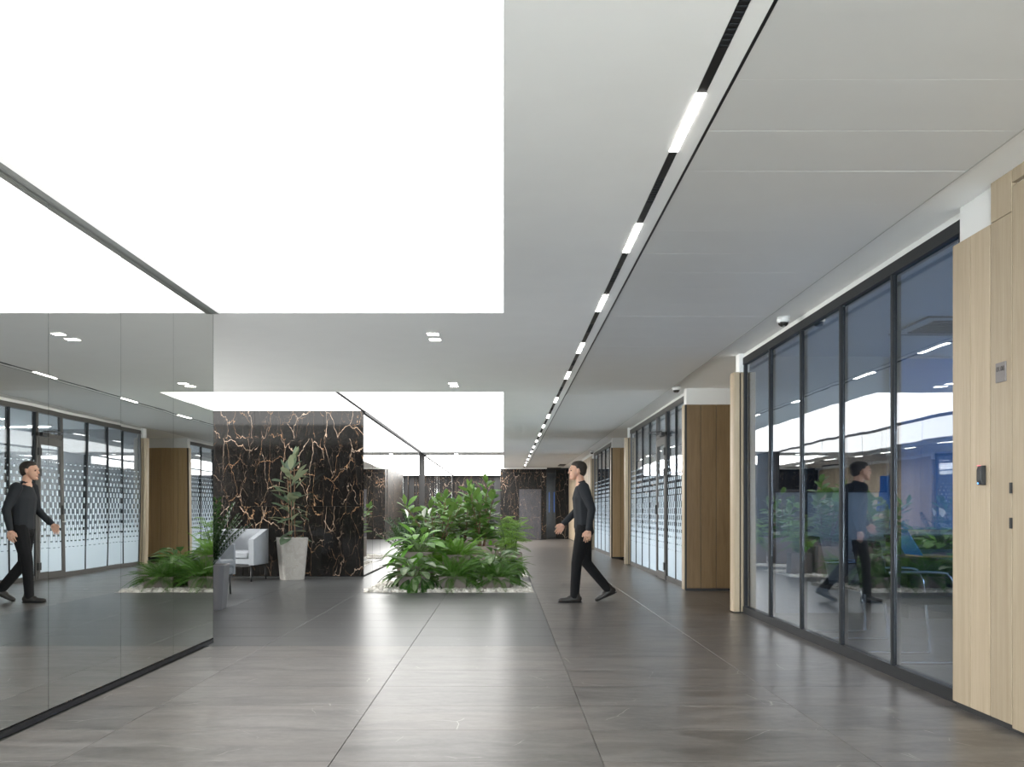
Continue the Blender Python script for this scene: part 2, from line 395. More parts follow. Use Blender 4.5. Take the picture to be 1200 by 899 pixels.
for k in range(80):
    y0 = -3 + .2 + .5*k
    if y0 > 36.6: break
    if pm is None:
        a, b, c = .687, .2492, .0006
        vs = [(-a,-b,.03),(a,-b,.03),(a,b,.03),(-a,b,.03),(-a,-b,c),(a,-b,c),(a,b,c),(-a,b,c),(-a+c,-b+c,0),(a-c,-b+c,0),(a-c,b-c,0),(-a+c,b-c,0)]
        pm = MB().add(vs, [(5,1,0,4),(6,2,1,5),(7,3,2,6),(4,0,3,7),(9,5,4,8),(10,6,5,9),(11,7,6,10),(8,4,7,11),(11,10,9,8),(0,1,2,3)]).mesh('ceiling_panel', MT['panel'])
    o = link('ceiling_panel', pm, ceil); o.location = (1.585, y0+.25, CH + random.uniform(0, .0006)); o.rotation_euler = (random.uniform(-.004,.004), random.uniform(-.0008,.0008), 0)

def luminous(rects, label, mat, z=CH+.012):
    r = empty('luminous_ceiling', ((rects[0][0]+rects[0][1])/2, (rects[0][2]+rects[0][3])/2, z))
    for x0, x1, y0, y1 in rects:
        o = MB().box(x0, x1, y0, y1, z, z+.01).build('membrane', MT[mat], r); o.matrix_parent_inverse = Matrix.Translation(r.location).inverted()
    tag(r, label, 'ceiling light', 'luminous stretched ceilings'); return r
luminous([(-2.38, 0, -3, 8.06)], 'large glowing white luminous ceiling over the near mirror wall', 'sky')
luminous([(-7, -2.36, 13.42, 16.1), (-2.32, 0, 13.42, 27.15)], 'glowing white luminous ceiling above the plant beds and marble block', 'sky2')
luminous([(-2.34, 0, 28.65, 44.7)], 'farthest and smallest glowing luminous ceiling by the back wall', 'sky3')
for (x0, x1, y0, y1) in ((-2.36, -2.32, 13.42, 16.0),):
    MB().box(x0, x1, y0, y1, CH-.004, CH+.05).build('divider_rail', MT['frame'], ceil)

# track light ---------------------------------------------------------
tr = empty('track_light', (.79, 0, CH))
def tpart(name, y0, y1, z0, z1, mat, x0=-.0175, x1=.0175): return MB().box(x0, x1, y0, y1, z0, z1).build(name, MT[mat], tr)
tpart('track_channel', -3, 37, -.0008, .028, 'track', -.0185, .0185)
starts = [-1.2, .4, 2.1, 3.817, 5.55, 7.375, 9.49, 11.45, 14.06, 16.55]
while starts[-1] < 34: starts.append(starts[-1] + 2.0)
dm = MB().box(-.0185, .0185, 0, .62, -.003, .012).mesh('light_diffuser', MT['lamp'])
gm = MB()
for k in range(10): gm.box(-.016, .016, k*.038, k*.038+.016, -.004, .009)
gm = gm.mesh('louvre', MT['frame'])
for i, s in enumerate(starts):
    o = link('light_diffuser', dm, tr); o.location = (0, s, 0)
    e = starts[i+1] if i+1 < len(starts) else s+2
    o = tag(link('louvre', gm, tr), None, None, None, 'stuff'); o.location = (0, (s+.62+e)/2 - .19, 0)
tag(tr, 'long recessed black ceiling track with white lit segments above the corridor', 'track light')

# square downlights ---------------------------------------------------
def downlight(x, y, label):
    r = empty('downlight', (x, y, CH)); MB().box(-.06, .06, -.06, .06, -.003, .004).build('trim', MT['camw'], r)
    MB().box(-.052, .052, -.052, .052, -.005, .002).build('lens', MT['lamp'], r); tag(r, label, 'downlight', 'square ceiling downlights')
downlight(-.665, 9.01, 'nearer square downlight of the pair just past the large glowing ceiling')
downlight(-.665, 9.30, 'farther square downlight of the pair just past the large glowing ceiling')
downlight(-.66, 12.5, 'nearer square downlight of the pair just before the plant-bed glowing ceiling')
downlight(-.66, 12.77, 'farther square downlight of the pair just before the plant-bed glowing ceiling')
downlight(-1.38, 27.9, 'single square downlight in the narrow strip between the two far glowing ceilings')

# ================================================================== LEFT MIRROR WALL
wl = wbox('wall_left', -9, XL-.012, -3, 8.0, 0, 2.98, 'marble', None, 'near left wall clad in full-height smoked mirror panels')
ys = [8.0 - .965*k for k in range(12)]
mm = MB().box(-.006, .006, -.4795, .4795, -1.352, 1.352).mesh('mirror_panel', MT['mirror'])
for k in range(11):
    o = link('mirror_panel', mm, wl); o.location = (XL-.006, (ys[k]+ys[k+1])/2, 1.392); o.rotation_euler = (random.uniform(-.0,.0), 0, random.uniform(-.0022, .0022))
MB().box(XL-.012, XL+.004, -3, 8.0, 0, .03).build('skirting', MT['black'], wl)
MB().box(XL-.012, XL+.055, -3, 8.0, 2.748, CH+.012).build('top_rail', MT['rail'], wl)
MB().box(XL-.012, XL+.001, 7.999, 8.004, 0.03, 2.745).build('corner_trim', MT['frame'], wl)

# ================================================================== MARBLE BLOCKS
def slabs_x(parent, xs, zs, y, mat, t=.02):   # faces -Y
    for i in range(len(xs)-1):
        for j in range(len(zs)-1):
            box('marble_slab', xs[i]+.0015, xs[i+1]-.0015, y-t, y, zs[j]+.0015, zs[j+1]-.0015, mat, parent)
X2 = -2.34
wm = wbox('wall_middle', -9, X2-.012, 16.0, 26.5, 0, 2.98, 'black', None, 'dark marble block behind the rubber plant with gold and white veins')
slabs_x(wm, [-8.8, -7.64, -6.48, -5.32, -4.16, -3.0, X2], [.012, 1.18, 2.314, CH+.01], 16.0, 'marble')
m2 = MB().box(-.006, .006, -.518, .518, -1.352, 1.352).mesh('mirror_panel', MT['mirror2'])
for k in range(10):
    o = link('mirror_panel', m2, wm); o.location = (X2-.006, 16.04+1.046*(k+.5)-.02, 1.382); o.rotation_euler = (0, 0, random.uniform(-.004, .004))
MB().box(X2-.012, X2+.004, 15.98, 26.5, 0, .03).build('skirting', MT['black'], wm)
MB().box(X2-.012, X2+.03, 15.98, 26.5, 2.735, CH+.012).build('top_rail', MT['frame'], wm)
wf = wbox('wall_left_far', -9, X2-.012, 28.4, 45.2, 0, 2.98, 'black', None, 'farthest left mirror wall beyond the black marble pier')
for k in range(15):
    o = link('mirror_panel', m2, wf); o.location = (X2-.006, 28.44+1.046*(k+.5), 1.382); o.rotation_euler = (0, 0, random.uniform(-.004, .004))
MB().box(X2-.012, X2+.03, 28.4, 44.6, 2.735, CH+.012).build('top_rail', MT['frame'], wf)
pier = wbox('wall_pier', -9, X2, 26.52, 28.38, 0, 2.98, 'pier', None, 'slim black marble pier between the two far mirror walls')
wb = wbox('wall_back', -9, .0, 45.2, 45.5, 0, 2.98, 'black', None, 'distant dark marble back wall under the farthest glowing ceiling')
slabs_x(wb, [X2, -1.6, -.45], [0, 1.2, 2.77], 45.2, 'marble3'); 
MB().box(-.43, -.12, 45.1, 45.2, 0, 2.6).build('doorway_leaf', MT['black'], wb)
we = wbox('wall_end', -.10, 1.62, 37.02, 45.4, 0, 2.98, 'black', None, 'dark marble end wall holding the grey marble door')
slabs_x(we, [-.10, .62, 1.45, 1.66], [0, .012], 37.02, 'black')
slabs_x(we, [-.10, .60], [.0, 1.3, 2.6, 2.77], 37.02, 'marble3'); slabs_x(we, [1.47, 1.66], [.0, 1.3, 2.6, 2.77], 37.02, 'marble3'); slabs_x(we, [.60, 1.47], [1.95, 2.6, 2.77], 37.02, 'marble3')
for j in range(3): box('marble_slab', -.12, -.10, 37.02+2.6*j, 39.6+2.6*j, 0, 2.77, 'marble3', we)
MB().box(-.12, 1.68, 36.96, 37.0, 2.73, 2.78).build('cornice', MT['white'], we)
d1 = box('door_1', .615, 1.455, 36.985, 37.03, .01, 1.94, 'marble2'); tag(d1, 'flush grey marble door in the dark end wall', None, None, 'structure')
wr2 = wbox('wall_end_right', 1.66, 3.2, 37.8, 38.2, 0, 2.98, 'black', None, 'dark glazed recess and marble return at the corridor end')
MB().box(1.68, 2.06, 37.74, 37.8, .01, 2.6).build('dark_glass_leaf', MT['tv'], wr2); box('marble_slab', 2.06, 2.75, 37.6, 37.8, 0, 2.72, 'marble3', wr2)
for xx in (1.80, 1.99): MB().box(xx, xx+.018, 37.725, 37.74, 1.05, 1.85).build('blue_reflection', MT['blue'], wr2)  # glowing strips imitate thin blue reflections in the dark glass
# unseen glazing added behind the camera to brighten the ceiling
wk = empty('window_4', (0,0,0)); tag(wk, 'unseen bronze glazing added behind the camera to brighten the ceiling', None, None, 'structure')
for i in range(6): box('mullion', XL+.994*i-.03, XL+.994*i+.03, -3.1, -3.0, 0, 2.80, 'frame', wk)
for i in range(5): box('pane', XL+.994*i+.03, XL+.994*(i+1)-.03, -3.06, -3.05, .06, 2.77, 'bronze', wk)
box('bottom_frame', XL, XR, -3.1, -3.0, -.01, .06, 'frame', wk); box('side_wall', -9, XL, -3.1, -3.0, 0, 2.98, 'wallw', wk); box('side_wall', XR-.06, 8.2, -3.1, -3.0, 0, 2.98, 'wallw', wk); box('head_wall', XL, XR, -3.1, -3.0, 2.77, 3.0, 'wallw', wk)  # frame and walls of the added unseen glazing
def portal(loc, rot, sx, sy):
    l = bpy.data.lights.new('window_portal', 'AREA'); l.shape = 'RECTANGLE'; l.size = sx; l.size_y = sy; l.cycles.is_portal = True
    o = link('window_portal', l); o.location = loc; o.rotation_euler = rot
portal((-9.25, 12, 1.4), (0, -math.pi/2, 0), 2.9, 8.2)
portal((.085, -3.2, 1.4), (math.pi/2, 0, 0), 5.2, 2.9)
for yc, ly in ((7.9, 5.0), (16.4, 6.2), (24.85, 5.0)): portal((8.2, yc, 1.7), (0, math.pi/2, 0), 1.9, ly)
wbox('wall_outer', -9.2, -9.0, -3.2, 8, 0, 2.98, 'wallw', None, 'plain outer wall behind the mirror block'); wbox('wall_outer_far', -9.2, -9.0, 16, 45.5, 0, 2.98, 'wallw', None, 'plain outer wall behind the marble block')
wn = empty('window_5', (0,0,0)); tag(wn, 'unseen bronze window wall added behind the seating nook for more light', None, None, 'structure')  # made-up window wall, added so daylight lifts the middle ceiling
for i in range(9): box('mullion', -9.1, -9.0, 8+i-.03, 8+i+.03, 0, 2.98, 'frame', wn)
for i in range(8): box('pane', -9.06, -9.05, 8+i+.03, 8+i+.97, .06, 2.8, 'bronze2', wn)
box('bottom_frame', -9.1, -9, 8, 16, -.01, .06, 'frame', wn); box('head_wall', -9.1, -9, 8, 16, 2.8, 3.0, 'wallw', wn)  # frame and wall of the added window wall

# ================================================================== RIGHT SIDE
WT = 2.59
wr = wbox('wall_right', 2.56, 8.0, -3, 5.36, 0, 2.98, 'wallw', None, 'near right wall clad in vertical pale oak boards beside the meeting room')
def boards_y(parent, ys, x, z0=.035, z1=WT, t=.03):     # boards facing -X
    for i in range(len(ys)-1): box('board', x, x+t, ys[i]+.003, ys[i+1]-.003, z0, z1, 'oak', parent, .0015)
def boards_x(parent, xs, y, z0=.035, z1=WT-.02, t=.025, mat='oak_shade'):     # boards facing -Y
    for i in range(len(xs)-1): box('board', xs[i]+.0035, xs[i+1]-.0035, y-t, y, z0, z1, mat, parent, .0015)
boards_y(wr, [4.97, 5.18, 5.385], 2.53)
boards_y(wr, [4.757, 4.966], 2.53); boards_y(wr, [4.757, 4.966], 2.53, WT+.004, 2.80)
boards_y(wr, [3.82-.31*k for k in range(22)][::-1], 2.53, .035, 2.80)
MB().box(2.545, 2.57, -3, 5.37, 0, .035).build('plinth', MT['black'], wr)
MB().box(2.552, 2.57, -3, 5.37, .035, WT-.01).build('backing', MT['black'], wr)
MB().box(2.535, 2.57, 5.365, 5.39, .035, WT).build('edge_board', MT['oak'], wr)
d2 = box('door_2', 2.53, 2.57, 3.84, 4.752, .02, 2.715, 'oak', None, .0015); tag(d2, 'full-height flush oak door at the right picture edge', None, None, 'structure')
hm = MB().box(-.006, .006, -.008, .008, -.027, .027).mesh('hinge', MT['black'])
for z in (1.215, 1.04):
    o = link('hinge', hm, d2); o.location = Vector((2.527, 4.757, z)) - d2.location
box('transom', 2.53, 2.57, 3.84, 4.752, 2.735, 2.80, 'oak', wr)
# plaque and reader
pl = box('room_sign', 2.522, 2.53, 4.805, 4.90, 1.755, 1.855, 'plaque', None, .001); tag(pl, 'small square grey metal room number plaque on the oak board', 'sign')
fc = bpy.data.curves.new('room_number', 'FONT'); fc.body = '01.08'; fc.size = .034; fc.align_x = 'CENTER'; fc.extrude = .0006; fc.materials.append(MT['ink'])
fo = link('room_number', text_mesh(fc), pl); fo.rotation_euler = (math.pi/2, 0, -math.pi/2); fo.location = (-.0045, 0, .006)
rd = empty('access_reader', (2.53, 5.03, 1.288))
prof = [(0,-.052),(-.024,-.05),(-.031,-.028),(-.031,.028),(-.024,.05),(0,.052)]
vs = [(x, y, z) for y in (-.022, .022) for x, z in prof]; n = len(prof)
MB().add(vs, [tuple(range(n)), tuple(reversed(range(n, 2*n)))] + [(i+n, (i+1) % n + n, (i+1) % n, i) for i in range(n)]).build('housing', MT['black'], rd, False, .004)
MB().box(-.0295, -.0265, .008, .014, -.045, -.038).build('blue_light', MT['led'], rd); MB().box(-.03, -.016, .004, .018, .0505, .0530).build('red_light', MT['redled'], rd)
tag(rd, 'black curved wall-mounted card reader with blue light on oak', 'card reader')

def partition(name, ys, label, frame, film=None, door=None, glass='glass', x=XR, tilt=.003):
    """full-height glazing along Y: frame, mullions, one pane object per bay"""
    r = empty(name, (0, 0, 0)); tag(r, label, None, None, 'structure')
    y0, y1 = ys[0], ys[-1]
    MB().box(x-.02, x+.06, y0, y1, 2.675, 2.75).build('top_frame', MT[frame], r)
    MB().box(x-.02, x+.06, y0, y1, 0.0, .075).build('bottom_frame', MT[frame], r)
    MB().box(x+.0, x+.08, y0-.05, y1+.05, 2.75, 2.82).build('head_trim', MT['wallw'], r)
    for i, y in enumerate(ys):
        wd = .035 if i in (0, len(ys)-1) else .013
        a, b = (y, y+wd) if i == 0 else ((y-wd, y) if i == len(ys)-1 else (y-wd, y+wd))
        box('mullion', x-.012, x+.05, a, b, .075, 2.675, 'frame' if i not in (0, len(ys)-1) else frame, r)
    for i in range(len(ys)-1):
        if door == i: continue
        a, b = ys[i]+.013, ys[i+1]-.013
        o = box('pane', x+.006, x+.014, a, b, .075, 2.675, glass, r); o.rotation_euler = (0, random.uniform(-.0012,.0012), random.uniform(-tilt, tilt))
        if film:
            vs = [(x+.001, a, .08), (x+.001, b, .08), (x+.001, b, 1.95), (x+.001, a, 1.95)]
            MB().add(vs, [(0,1,2,3)]).build('frosted_film', MT['film'], r)
    return r
# meeting room ---------------------------------------------------------
P1 = partition('window_1', [5.40 + .98*k for k in range(6)], 'clear glass meeting room partition with slim black mullions beside near oak boards', 'frame')
def jamb(y, label):
    r = empty('trim_jamb', (0,0,0)); tag(r, label, None, None, 'structure')
    box('board', 2.49, 2.55, y, y+.03, .012, WT+.01, 'oak', r, .0015); box('board', 2.565, 2.62, y, y+.03, .012, WT+.01, 'oak', r, .0015)
    box('board', 2.485, 2.51, y+.03, y+.16, .012, WT+.01, 'oak', r, .0015); box('core', 2.51, 2.62, y+.03, y+.16, 0, WT+.005, 'black', r)
    box('upper_casing', 2.55, 2.66, y+.01, y+.16, WT+.012, 2.81, 'white', r); return r
jamb(10.32, 'slim oak jamb at the far end of the clear glass partition')
# room walls
def room(y0, y1, tagname, xo=8.0, rm='roomdark'):
    wbox('wall_room_'+tagname+'_near', 2.72, xo, y0-.02, y0, 0, 2.98, rm, None, 'grey partition at the near side of the '+tagname+' office')
    return wbox('wall_room_'+tagname, 2.64, xo, y1, y1+.14, 0, 2.98, rm, None, 'blue-grey far wall inside the '+tagname+' office')
def outer(y0, y1, tagname, gl='neutral'):
    r = empty('window_'+tagname, (0,0,0)); tag(r, 'outer office window with wide panes facing the blue dusk, '+tagname+' office', None, None, 'structure')
    box('sill_wall', 7.9, 8.1, y0, y1, 0, .8, 'roomwall', r); box('head_wall', 7.9, 8.1, y0, y1, 2.6, 2.98, 'roomwall', r)
    n = 4
    for i in range(n+1):
        y = y0 + (y1-y0)*i/n; box('mullion', 7.95, 8.05, y-.03, y+.03, .8, 2.6, 'frame', r)
    for i in range(n):
        a, b = y0 + (y1-y0)*i/n+.03, y0 + (y1-y0)*(i+1)/n-.03; box('pane', 8.0, 8.008, a, b, .8, 2.6, gl, r)
room(5.38, 10.32, 'meeting', 8.0, 'roomwall'); outer(5.38, 10.46, 'meeting', 'solar')
fr = MB().box(2.64, 8, 5.36, 10.32, -.012, .0).build('room_boards', MT['roomfloor'], floor)
MB().box(2.66, 8, 5.36, 10.32, CH, 2.99).build('room_ceiling', MT['roomceil'], ceil)
tv = box('television', 2.9, 4.12, 10.26, 10.31, 1.30, 1.99, 'black', None, .004); tag(tv, 'large black flat television on the meeting room far wall', 'television')
sg = MB().box(-.6, .6, -.0255, -.0245, -.335, .335).build('screen', MT['tv'], tv)
bb = box('wall_panel', 4.16, 6.6, 10.275, 10.315, .90, 2.74, 'blueboard', None, .003); tag(bb, 'tall blue panel on the meeting room wall right of the television', 'wall panel')
cr = empty('credenza', (5.2, 9.98, 0)); MB().box(-1.1, 1.1, -.28, .27, .08, .82).build('body', MT['black'], cr, False, .003); MB().box(-1.12, 1.12, -.3, .28, .82, .85).build('top', MT['leather'], cr); MB().box(-1.05, 1.05, -.2, .2, 0, .08).build('plinth', MT['frame'], cr)
for k in range(4): MB().box(-1.08+.54*k, -.56+.54*k, -.292, -.28, .1, .8).build('door', MT['frame'], cr)
tag(cr, 'low black credenza under the blue panel in the meeting room', 'cabinet')
ac = empty('air_vent', (4.05, 8.6, CH)); MB().box(-.40, .40, -.40, .40, -.008, .0).build('plate', MT['roomceil'], ac)
for a_ in ((-.42,.42,-.42,-.40),(-.42,.42,.40,.42),(-.42,-.40,-.40,.40),(.40,.42,-.40,.40)): MB().box(*a_, -.014, .0).build('frame', MT['frame'], ac)
for k in range(7): MB().box(-.3, .3, -.27+.085*k, -.24+.085*k, -.026, -.012).build('slat', MT['black'], ac)
tag(ac, 'square dark ceiling air vent in the meeting room', 'vent')
tb = empty('meeting_table', (3.9, 7.75, 0)); MB().box(-.6, .6, -1.0, 1.3, .715, .74).build('tabletop', MT['leather'], tb, False, .004)
for sx in (-.5, .5):
    for sy in (-.85, 1.15): MB().tube([(sx, sy, 0), (sx, sy, .715)], .022, 10).build('leg', MT['black'], tb, True)
tag(tb, 'black topped meeting table behind the glass', 'table')
lp = empty('laptop', (3.36, 7.55, .741), 0)
MB().box(-.12, .12, -.16, .16, 0, .014).build('keyboard_base', MT['wood'], lp, False, .003)
sc_l = MB().box(-.004, .004, -.16, .16, 0, .23).build('screen_lid', MT['lid'], lp, False, .002); sc_l.location = (-.118, 0, .014); sc_l.rotation_euler = (0, -.55, 0)  # lid coloured blue to imitate reflected window light
MB().box(.0045, .0055, -.15, .15, .01, .22).build('screen', MT['blue'], sc_l)
tag(lp, 'open laptop on the meeting table, lid coloured as a blue reflection', 'laptop')
def cantilever(loc, rz, label):
    r = empty('meeting_chair', loc, rz)    # faces +Y locally
    for s in (-1, 1):
        pts = [(s*.25, -.24, .02), (s*.25, .22, .02), (s*.25, .27, .06), (s*.25, .24, .42), (s*.25, .20, .62), (s*.25, .10, .66), (s*.25, -.24, .66)]
        MB().tube(smooth_path(pts, 5), .012, 8).build('side_frame', MT['chrome'], r, True)
    MB().tube([(-.25, -.24, .02), (.25, -.24, .02)], .012, 8).build('floor_bar', MT['chrome'], r, True)
    MB().box(-.24, .24, -.22, .24, .43, .48).build('seat', MT['leather'], r, False, .015)
    o = MB().box(-.24, .24, -.02, .02, 0, .42).build('backrest', MT['leather'], r, False, .012); o.location = (0, -.23, .47); o.rotation_euler = (.2, 0, 0)
    tag(r, label, 'chair', 'chrome cantilever chairs in the meeting room')
cantilever((2.98, 8.35, 0), -math.pi/2, 'chrome cantilever chair with black seat behind the laptop')
cantilever((2.98, 7.05, 0), -math.pi/2, 'nearest chrome cantilever chair, half hidden by the oak boards')
cantilever((4.82, 8.3, 0), math.pi/2, 'chrome cantilever chair on the far side of the meeting table')

# niche + oak return blocks
def return_block(y, n, tagname, label):
    r = wbox('wall_return_'+tagname, 2.53, 4.1, y, y+.18, 0, 2.98, 'wallw', None, label)
    boards_x(r, [2.51 + .214*k for k in range(n+1)], y, mat='oak_shade' if tagname == 'near' else 'oak3')  # near niche boards: shade is put into a darker oak colour
    MB().box(2.52, 4.0, y-.012, y, 0.03, WT-.03).build('backing', MT['black'], r); MB().box(2.515, 4.0, y-.02, y, 0, .033).build('plinth', MT['black'], r)
    box('edge_board', 2.495, 2.53, y-.02, y+.15, .012, WT-.02, 'oak', r, .0015); box('edge_line', 2.505, 2.531, y-.027, y-.02, .012, WT-.02, 'black', r)
    return r
def niche(y0, y1, tagname):
    r = wbox('wall_niche_'+tagname, 4.0, 8.0, y0, y1, 0, 2.98, 'wallw', None, 'inner wall of the '+tagname+' oak-lined door niche')
    boards_y(r, [y0+.02+.36*k for k in range(int((y1-y0)/.36)+1)], 3.97, .035, WT); MB().box(3.1, 4.0, y0, y1, CH+.03, 2.98).build('niche_ceiling', MT['white'], r)
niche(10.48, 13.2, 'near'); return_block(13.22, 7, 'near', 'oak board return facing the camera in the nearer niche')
wbox('wall_reveal_near', 2.62, 4.0, 10.462, 10.48, 0, 2.98, 'wallw', None, 'white reveal hidden behind the near oak jamb')
G2 = [13.4, 14.4, 15.14, 16.1, 17.0, 17.87, 18.7, 19.5]
P2 = partition('window_2', G2, 'frosted dash-patterned office partition with a glass door, beyond the near niche', 'gframe', True, 2, 'glass2', XR, .0025)
jamb(19.52, 'slim oak jamb at the far end of the patterned partition with the door')
room(13.36, 19.5, 'middle'); outer(13.3, 19.6, 'middle')
niche(19.68, 22.2, 'far'); return_block(22.22, 7, 'far', 'oak board return facing the camera in the farther niche')
P3 = partition('window_3', [22.45 + .97*k for k in range(6)], 'farther frosted dash-patterned partition without a door', 'gframe', True, None, 'glass2', XR, .0025)
jamb(27.32, 'slim oak jamb at the far end of the farther patterned partition')
room(22.42, 27.3, 'farthest'); outer(22.3, 27.4, 'farthest')
MB().box(2.64, 8, 13.4, 27.3, -.012, .0).build('room_boards', MT['roomfloor'], floor)
for a, b in ((13.36, 19.5), (22.42, 27.3)): MB().box(2.66, 8, a, b, CH, 2.99).build('room_ceiling', MT['roomceil'], ceil)
wfar = wbox('wall_right_far', 2.58, 8.0, 27.5, 38, 0, 2.98, 'wallw', None, 'oak boarded wall at the far right with a slim blue reflection')
boards_y(wfar, [27.5 + .43*k for k in range(24)], 2.55, .03, 2.70)
MB().box(2.56, 2.6, 27.5, 38, 0, .03).build('plinth', MT['black'], wfar); MB().box(2.535, 2.56, 31.0, 31.9, 1.12, 2.28).build('lit_slot', MT['blue'], wfar); MB().box(2.54, 2.56, 30.9, 31.0, 1.05, 2.32).build('slot_frame', MT['black'], wfar)

for y, wh in ((14.8, 'near end of the middle'), (16.9, 'centre of the middle'), (18.6, 'far end of the middle'), (24.0, 'near end of the farthest'), (26.0, 'far end of the farthest')):
    r = empty('office_lamp', (4.9, y, CH)); MB().box(-.92, .92, -.07, .07, -.03, 0).build('housing', MT['camw'], r, False, .003); MB().box(-.9, .9, -.055, .055, -.034, -.03).build('diffuser', MT['office'], r)
    tag(r, 'slim white linear ceiling lamp at the '+wh+' office', 'ceiling lamp', 'linear lamps in the frosted offices')
# glass door in window_2 ----------------------------------------------
a, b = G2[2], G2[3]
dr = empty('door_3', (0,0,0)); tag(dr, 'aluminium framed glass office door with closer and black hinges', None, None, 'structure')
def dbox(n, y0, y1, z0, z1, m, x0=XR-.03, x1=XR+.04): return box(n, x0, x1, y0, y1, z0, z1, m, dr)
dbox('jamb', a, a+.05, .0, 2.68, 'gframe'); dbox('jamb', b-.05, b, .0, 2.68, 'gframe'); dbox('lintel', a, b, 2.30, 2.36, 'gframe')
dbox('stile', a+.06, a+.13, .02, 2.29, 'gframe', XR-.035, XR+.01); dbox('stile', b-.13, b-.06, .02, 2.29, 'gframe', XR-.035, XR+.01)
dbox('top_stile', a+.13, b-.13, 2.17, 2.29, 'gframe', XR-.035, XR+.01); dbox('bottom_stile', a+.13, b-.13, .02, .12, 'gframe', XR-.035, XR+.01)
dbox('pane', a+.13, b-.13, .12, 2.17, 'glass2', XR-.008, XR); dbox('transom_pane', a+.05, b-.05, 2.36, 2.675, 'glass2', XR+.0, XR+.008)
MB().add([(XR-.012, a+.13, .12), (XR-.012, b-.13, .12), (XR-.012, b-.13, 1.95), (XR-.012, a+.13, 1.95)], [(0,1,2,3)]).build('frosted_film', MT['film'], dr)
for z in (2.05, 1.72, .22): dbox('hinge', a+.03, a+.13, z-.06, z+.06, 'black', XR-.052, XR-.03)
dbox('lock_case', b-.125, b-.065, 1.05, 1.2, 'black', XR-.06, XR-.035)
o = MB().tube(smooth_path([(XR-.035, b-.095, .93), (XR-.09, b-.095, .93), (XR-.095, b-.12, .93), (XR-.095, b-.22, .93)], 4), .01, 8).build('handle', MT['steel'], dr, True)
dbox('closer_body', a+.08, a+.32, 2.30, 2.36, 'black', XR-.085, XR-.035)
MB().tube([(XR-.07, a+.15, 2.38), (XR-.22, a+.55, 2.385)], .009, 6).build('closer_arm', MT['black'], dr); MB().tube([(XR-.22, a+.55, 2.385), (XR-.04, b-.1, 2.38)], .009, 6).build('closer_arm', MT['black'], dr)

# dome cameras ---------------------------------------------------------
def dome(x, y, label, z=CH+.03):
    r = empty('security_camera', (x, y, z))
    MB().lathe([(.0,0), (.056, 0), (.058,-.018), (.054,-.042), (.046,-.05)][::-1], 24).build('base', MT['camw'], r, True)
    pr = [(.045*math.cos(t), -.048 - .04*math.sin(t)) for t in [i*math.pi/16 for i in range(9)]]
    MB().lathe(pr[::-1], 24).build('dome', MT['dome'], r, True); MB().lathe([(.012,-.085),(.014,-.089),(.006,-.0905)], 12, (0,-.014,.004)).build('lens', MT['steel'], r, True)
    tag(r, label, 'camera', 'dome security cameras along the soffit')
dome(2.45, 8.37, 'white dome security camera above the clear meeting room glass')
dome(2.36, 13.05, 'white dome security camera above the nearer oak niche')
dome(2.50, 27.0, 'small distant dome security camera above the farther patterned glass')
ex = box('ceiling_grille', 2.0, 2.22, 34.0, 35.2, CH-.02, CH, 'black'); tag(ex, 'small black ceiling grille near the far end of the corridor', 'vent')

# ================================================================== ARMCHAIR
def armchair(loc, rz, label):
    r = empty('armchair', loc, rz)          # faces -Y locally
    W, D = .38, .36
    # wrap-around shell: back and two arms as one upholstered U, arms sloping down to the front
    path = [(-W, -D), (-W, -.05), (-W, .20)] + [(-W+.12-.12*math.cos(t), .24+.12*math.sin(t)) for t in (.4, .8, 1.2)] + [(0, D)] + \
           [(W-.12+.12*math.cos(t), .24+.12*math.sin(t)) for t in (1.2, .8, .4)] + [(W, .20), (W, -.05), (W, -D)]
    tops = [.66, .74] + [.81]*9 + [.74, .66]
    n = len(path); vs = []; fs = []
    for i, (x, y) in enumerate(path):
        a = Vector(path[max(i-1, 0)]); b = Vector(path[min(i+1, n-1)]); d = (b-a).normalized(); nn = Vector((-d.y, d.x))*-1
        for off in (0, .085):
            q = Vector((x, y)) - nn*(-off) if False else Vector((x, y)) + nn*off
            for z in (.26, tops[i]): vs.append((q.x, q.y, z))
    for i in range(n-1):
        o = i*4; p = o+4
        fs += [(o, p, p+1, o+1), (o+2, o+3, p+3, p+2), (o+1, p+1, p+3, o+3), (o, o+2, p+2, p)]
    fs += [(0, 1, 3, 2), ((n-1)*4, (n-1)*4+2, (n-1)*4+3, (n-1)*4+1)]
    o = MB().add(vs, fs).build('shell', MT['cup'], r, False); bev(o, .02, 3)
    MB().box(-W+.08, W-.08, -D+.01, D-.08, .27, .36).build('seat_base', MT['cup'], r, False, .015)
    MB().box(-W+.085, W-.085, -D-.01, D-.08, .362, .47).build('seat_cushion', MT['cup'], r, False, .03)
    MB().box(-W+.06, W-.06, -D+.02, D-.06, .235, .262).build('base_frame', MT['black'], r)
    for sx in (-1, 1):
        for sy in (-1, 1): MB().tube([(sx*(W-.07), sy*(D-.06), .24), (sx*(W-.06), sy*(D-.05), 0)], .012, 8).build('leg', MT['black'], r, True)
    tag(r, label, 'armchair', 'pale grey armchairs in the nook')
armchair((-4.20, 15.2, 0), -.12, 'pale grey tub armchair beside the potted rubber plant')
armchair((-3.93, 12.35, 0), math.pi/2, 'pale grey armchair mostly hidden behind the mirror wall end')

